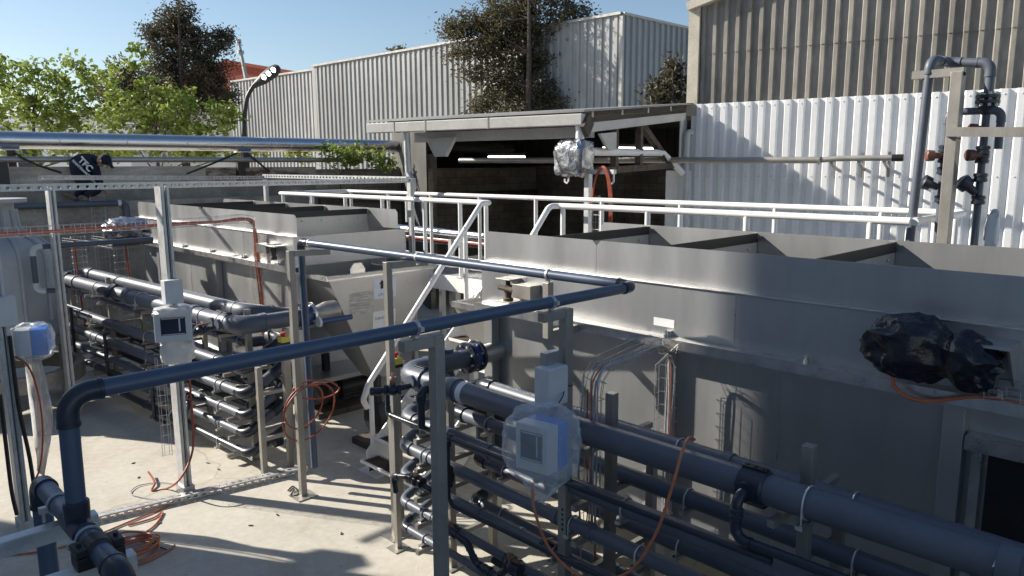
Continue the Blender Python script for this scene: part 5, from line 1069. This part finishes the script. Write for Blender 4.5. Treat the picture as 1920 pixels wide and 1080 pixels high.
# emergency stops
for i, (p, yy) in enumerate((((532, 636), 7.6), ((741, 676), 5.55))):
    c = at(*p, y=yy); t = thing('emergency_stop', ('yellow emergency stop box with red button beside the left bracket post', 'yellow emergency stop box with red button by the curved stair rail end')[i], 'switch', c)
    m = MB(); m.obox(c, X*.05, Y*.05, Z*.03); obj('cover', m, 'yellow', t, bevel=.004); m = MB(); m.obox(c-Z*.045, X*.05, Y*.05, Z*.015); obj('base', m, 'black', t)
    m = MB(); m.lathe(c+Z*.03, Z, [(.018, 0), (.018, .02), (.032, .025), (.032, .045), (.02, .05)], 14); obj('button', m, 'red', t)
    m = MB(); m.box((c.x-.03, c.y-.03, 0), (c.x+.03, c.y+.03, c.z-.06)); obj('stand', m, 'steel_post', t)

# ------------------------------------------------------------------ riser pipes on a steel stand behind the right tank
SX = 6.5
sa = lambda px, py, x=SX: at(px, py, x=x)
rs = thing('riser_stand', 'tall steel post with arms behind the right tank near the white wall', 'stand', (SX, sa(1785, 300).y, 0))
yy = sa(1783, 300).y; zt = sa(1795, 135).z
m = MB(); m.box((SX-.05, yy-.04, 1.2), (SX+.05, yy+.04, zt)); obj('post', m, 'steel_post', rs, bevel=.004)
m = MB(); m.beam((SX, yy+.32, zt+.0), (SX, yy-.04, zt-.0), .06, .06); obj('arm', m, 'steel_post', rs)
a = sa(1800, 247); m = MB(); m.beam((SX-.06, yy+.03, a.z), (SX-.06, yy-.48, a.z-.02), .04, .07); obj('arm', m, 'steel_post', rs); m = MB(); m.beam((SX-.04, yy-.05, a.z-.05), (SX, yy-.04, a.z-.4), .03, .05); obj('brace', m, 'steel_post', rs)
A1, A2 = sa(1700, 460), sa(1745, 112); A3 = sa(1842, 131, SX)
r1_ = pipe('riser_pipe', 'grey riser pipe leaning left of the steel stand and crossing over its top', [A1-Z*.6, A2, A2+Vector((.25, -.05, .0)), Vector((SX+.22, A3.y, A2.z-.04)), Vector((SX+.22, A3.y, sa(1838, 172).z))], .034, em='pvc', fr=.07, m='pvc')
RX, RY = SX+.22, A3.y
zf = lambda py: at(1836, py, x=RX).z
r2_ = thing('riser_pipe', 'grey riser with flanges, valves and orange handles nearest the right edge', 'pipe', (RX, RY, 0))
m = MB(); m.tube([(RX, RY, 1.4), (RX, RY, zf(182))], .027, 14); obj('pipe_run', m, 'pvc', r2_)
for py in (182, 192): flange(r2_, (RX, RY, zf(py)), Z, .048, .025)
m = MB(); m.lathe((RX, RY, zf(196)), -Z, [(.06, 0), (.035, .08)], 14); obj('reducer', m, 'pvc_d', r2_)
for py in (282, 298, 333, 375): union(r2_, (RX, RY, zf(py)), Z, .036, .07)
def sideknob(t, c, d, mname, r=.035, ln=.09):
    d = Vector(d).normalized(); m = MB(); m.lathe(c, d, [(r*.6, 0), (r*.7, ln*.6), (r*1.2, ln*.65), (r*1.3, ln*1.2), (r*.9, ln*1.3)], 14); obj('valve_knob', m, mname, t)
sideknob(r2_, Vector((RX-.03, RY, zf(291))), (-.7, .7, .0), 'handle'); sideknob(r2_, Vector((RX-.02, RY+.02, zf(362))), (-.5, .7, .75), 'pvc_d', .05, .12); sideknob(r2_, Vector((RX-.02, RY, zf(240))), (-.7, .7, .0), 'handle', .025)
zl = zf(208)
r3_ = pipe('riser_pipe', 'grey riser with an orange knob just right of the steel stand post', [(RX-.02, RY+.26, 1.4), (RX-.02, RY+.26, zl), (RX, RY-.1, zl), (RX, RY-.1, zf(280))], .028, em='pvc', fr=.06, m='pvc')
for py in (278, 298, 320, 375): union(r3_, (RX-.02, RY+.26, zf(py)), Z, .034, .06)
sideknob(r3_, Vector((RX-.06, RY+.27, zf(291))), (-.6, .8, 0), 'handle'); sideknob(r3_, Vector((RX-.05, RY+.28, zf(352))), (-.5, .8, .4), 'pvc_d', .045, .1)
m = MB(); crumple(m, Vector((RX, RY-.11, zf(428))), X*.04, Y*.045, Z*.14, 16, .25, 2.5, 51); obj('tape_wrap', m, 'label', None, 'white tape wrapped joint beside the riser nearest the right edge', 'tape', origin=(RX, RY-.11, zf(428)))

# ------------------------------------------------------------------ loose cables
PLY = 6.72
def loop(label, c, rx_, rz_, tilt, r, mname='cable', turns=1.0, ph=0, grp=None, dep=.1):
    c = Vector(c); n = 40; pts = []
    for i in range(n+1):
        a = ph+2*math.pi*turns*i/n; pts.append(c+Vector((rx_*math.cos(a)*math.cos(tilt)-rz_*math.sin(a)*math.sin(tilt), dep*math.sin(a*.5), rx_*math.cos(a)*math.sin(tilt)+rz_*math.sin(a)*math.cos(tilt))))
    t = thing('cable_coil', label, 'cable', c, grp); m = MB(); m.tube(pts, r, 7); obj('cable', m, mname, t)
ctr = at(586, 775, y=PLY)
loop('large orange cable loop hanging on the left bracket post', ctr, .32, .26, .9, .009, 'cable_r')
loop('narrower orange cable loop hanging on the left bracket post', at(576, 765, y=PLY-.02), .24, .20, 1.1, .009, 'cable_r', ph=.6)
loop('small flat orange cable loop at the top of the hanging coil', at(598, 733, y=PLY), .24, .10, -.15, .009, 'cable_r', ph=.3)
cable('power_cable', 'orange cable dipping below the wrapped transmitter and rising over the big right pipes', [at(998, 905, y=PY-.15), at(1003, 960, y=PY-.2), at(1035, 1035, y=PY-.25), at(1100, 1085, y=2.7), at(1175, 1075, y=2.5), at(1225, 1010, x=3.36), at(1258, 920, x=3.38), at(1278, 850, x=3.46), at(1291, 822, x=3.58), at(1302, 824, x=3.72)], .009)
cable('power_cable', 'orange cable hanging from the right side of the wrapped transmitter', [at(1070, 815, y=PY-.05), at(1095, 850, y=PY-.05), at(1110, 905, y=PY-.05), at(1116, 980, y=PY-.05), at(1114, 1100, y=PY-.05)], .009)
cable('signal_cable', 'white cable hanging straight down right of the foreground post', [at(1095, 700, y=PY+.1), at(1088, 800, y=PY+.08), at(1084, 900, y=PY+.05), at(1089, 1000, y=PY+.05), at(1088, 1100, y=PY+.05)], .006, 'cable_g')
cable('signal_cable', 'thin orange cable right of the white hanging cable', [at(1102, 730, y=PY+.12), at(1100, 850, y=PY+.1), at(1102, 950, y=PY+.1), at(1096, 1010, y=PY+.1)], .005, 'cable_r')
cable('power_cable', 'red brown cable running down the tall strut post to the floor', [at(352, 640, y=by-.05), at(356, 720, y=by-.05), at(362, 800, y=by-.05), at(360, 850, y=by-.1), at(340, 895, y=by-.2), at(315, 915, z=.02), at(285, 920, z=.01), at(290, 905, z=.03), at(278, 885, z=.06)], .011, 'cable_r')
cable('power_cable', 'orange cable hanging in front of the milky sheet at the left edge', [at(28, 668, y=cy-.08), at(55, 690, y=cy-.1), at(74, 750, y=cy-.12), at(80, 820, y=cy-.12), at(74, 880, y=cy-.1), at(62, 905, y=cy-.1)], .009, 'cable_r')
for i, pts in enumerate(([(18, 630), (35, 760), (56, 860), (70, 955)], [(0, 740), (12, 840), (22, 920), (32, 965)])):
    cable('conduit', ('black conduit running down beside the left edge post', 'black conduit at the very left edge')[i], [at(*p, y=cy-.12) for p in pts], .018, 'black', cat='conduit')
rnd = random.Random(5)
cc = at(235, 1035, z=.02)
for k in range(9):
    c = cc+Vector((rnd.uniform(-.07, .07), rnd.uniform(-.07, .07), 0)); ra, rb_ = rnd.uniform(.14, .26), rnd.uniform(.12, .22); ph = rnd.uniform(0, 6)
    pts = [c+Vector((ra*math.cos(ph+a), rb_*math.sin(ph+a), .012+.012*k*.6+.01*math.sin(3*a+k))) for a in [2*math.pi*i/30 for i in range(31)]]
    t = thing('cable_coil', 'turn of the orange cable heap on the shaded floor', 'cable', c, 'orange cable heap on the floor'); m = MB(); m.tube(pts, .009, 7); obj('cable', m, 'cable', t)
fl_ = lambda *P_: [at(x, y, z=.012) for x, y in P_]
cable('power_cable', 'orange cable trailing from the heap towards the slotted strut on the floor', fl_((255, 1010), (290, 985), (305, 960), (285, 972), (240, 985)), .009)
cable('power_cable', 'orange cable end pointing right from the heap on the floor', fl_((225, 1065), (270, 1055), (310, 1035), (328, 1022)), .009)
cable('power_cable', 'orange cable running to the left edge across the floor', fl_((-40, 1045), (60, 1036), (130, 1022), (190, 1000), (250, 975), (310, 950), (350, 925), (420, 912), (450, 900)), .009)
cable('wire', 'thin grey wire loop lying on the floor beside the tall strut post', fl_((345, 922), (300, 936), (255, 930), (245, 922), (262, 910), (300, 905), (335, 908)), .005, 'cable_g')
cable('wire', 'thin black wire scrap on the floor at the right of the cable heap', fl_((285, 1018), (300, 1026), (315, 1031)), .006, 'black')
cable('wire', 'black wire scrap beside the base of the left bracket post', fl_((540, 920), (550, 912), (560, 926), (545, 930), (552, 918)), .008, 'black')
for i, (px, py) in enumerate(((250, 868), (260, 895), (410, 880), (440, 905), (390, 868), (150, 820), (300, 980), (470, 985), (520, 965), (640, 1000))):
    c = at(px, py, z=.006); m = MB(); a = rnd.uniform(0, 3); m.beam(c+Vector((math.cos(a), math.sin(a), 0))*.02, c-Vector((math.cos(a), math.sin(a), 0))*.02, .014, .008); obj('debris', m, 'rust', None, 'small dark scrap lying on the concrete floor', 'scrap', 'scraps on the floor', origin=c)
# clutter seen through the stair gap
ct = thing('cable_tray', 'low wire tray full of orange cables beyond the walkway', 'cable tray', (8.7, 9, 2.0)); m = MB()
for yy in range(30): m.tube([(8.55, 4.5+yy*.25, 2.10), (8.55, 4.5+yy*.25, 2.02), (8.85, 4.5+yy*.25, 2.02), (8.85, 4.5+yy*.25, 2.10)], .006, 5)
for xx, zz in ((8.55, 2.1), (8.55, 2.02), (8.85, 2.02), (8.85, 2.1)): m.tube([(xx, 4.5, zz), (xx, 11.8, zz)], .006, 5)
obj('wire_basket', m, 'galv', ct)
for k in range(6):
    m = MB(); m.tube([(8.58+.05*k+.015*math.sin(j+k), 4.5+j*.52, 2.045+.012*(k % 2)) for j in range(15)], .018, 7); obj('cable', m, 'cable_r', ct)
m = MB(); m.box((8.9, 8.2, 0), (9.5, 10.6, 1.72)); obj('crate', m, 'dark_int', None, 'dark cabinet standing beyond the walkway behind the stair', 'cabinet', origin=(9, 9, 0))
t = thing('white_panel', 'white panel with ribbed top lying beyond the stair', 'panel', (7.9, 7.6, 1.5)); m = MB(); m.box((7.95, 6.6, 1.2), (8.4, 8.8, 1.62)); obj('panel', m, 'white', t)

# pale tape bands, paint marks and weld seams
for o_, yb_, z_, r_b in (('third grey', 3.40, 1.04, .05), ('third grey', 3.30, 1.04, .05), ('third grey', 3.02, 1.04, .05), ('second grey', 1.25, 1.30, .056), ('fourth grey', 3.55, .78, .04)):
    o = [q for q in bpy.data.objects if q.get('label', '').startswith(o_) and 'right' in q['label']][0]
    m = MB(); m.lathe((3.565+.026*(yb_-3), yb_, z_), Y, [(r_b+.0012, 0), (r_b+.0012, .022)], 18, cap=False); obj('tape_band', m, 'label', o)
for k, (dy, dz) in enumerate(((.0, .0), (.05, -.02), (.12, -.05))):
    m = MB(); y_ = .66-dy; a_ = R(150+18*k); c_ = Vector((3.6+.0838*math.cos(a_), y_, 1.69+.0838*math.sin(a_))); n_ = Vector((math.cos(a_), 0, math.sin(a_))); t_ = Vector((-math.sin(a_), 0, math.cos(a_)))
    m.prism([c_+t_*.03+Y*.012, c_-t_*.03, c_-t_*.02-Y*.006, c_+t_*.025+Y*.002], n_*.001); obj('paint_mark', m, 'label', R1)
for t_, ys_ in ((tr, (4.2, 2.2, .2)), (tl, (9.7, 12.2))):
    for y_ in ys_:
        m = MB(); m.box((XF+.0985, y_, .7), (XF+.1, y_+.012, 2.05)); m.box((XF-.0015, y_+.3, 2.165), (XF, y_+.308, 2.53)); obj('weld_seam', m, 'steel_b', t_)
# foam, and black machines added to darken the space under the hopper
fm = MB()
for k in range(60):
    c = Vector((rnd.uniform(5.0, 6.1), rnd.gauss(9.1, .12), 2.36)); ell(fm, c, X*rnd.uniform(.01, .05), Y*rnd.uniform(.01, .04), Z*rnd.uniform(.01, .03), 8)
obj('foam', fm, 'foam', tl, kind='stuff')
for i, (px_, py_) in enumerate(((5.3, 7.55), (5.45, 9.0))):
    t = thing('filler_machine', ('added black machine with a finned motor darkening the space under the labelled hopper', 'added black machine darkening the space underneath the left tank')[i], 'filler_machine', (px_, py_, 0))
    m = MB(); m.box((px_-.5, py_-.2, 0), (px_+.5, py_+.2, .08)); obj('base_frame', m, 'rust', t)
    m = MB(); m.lathe((px_-.1, py_, .32), X, [(.13, 0), (.16, .02), (.16, .44), (.13, .46), (.1, .55)], 20); mo = obj('motor', m, 'black', t)
    m = MB()
    for k in range(14):
        a = 2*math.pi*k/14; m.beam((px_-.06, py_+.165*math.cos(a), .32+.165*math.sin(a)), (px_+.3, py_+.165*math.cos(a), .32+.165*math.sin(a)), .008, .03)
    obj('cooling_fin', m, 'black', mo, kind='stuff')
    m = MB(); m.lathe((px_-.34, py_, .32), X, [(.08, 0), (.19, .02), (.21, .1), (.19, .18), (.08, .24)], 20); m.tube([(px_-.24, py_, .5), (px_-.24, py_, .85)], .06, 12); obj('volute', m, 'black', t)
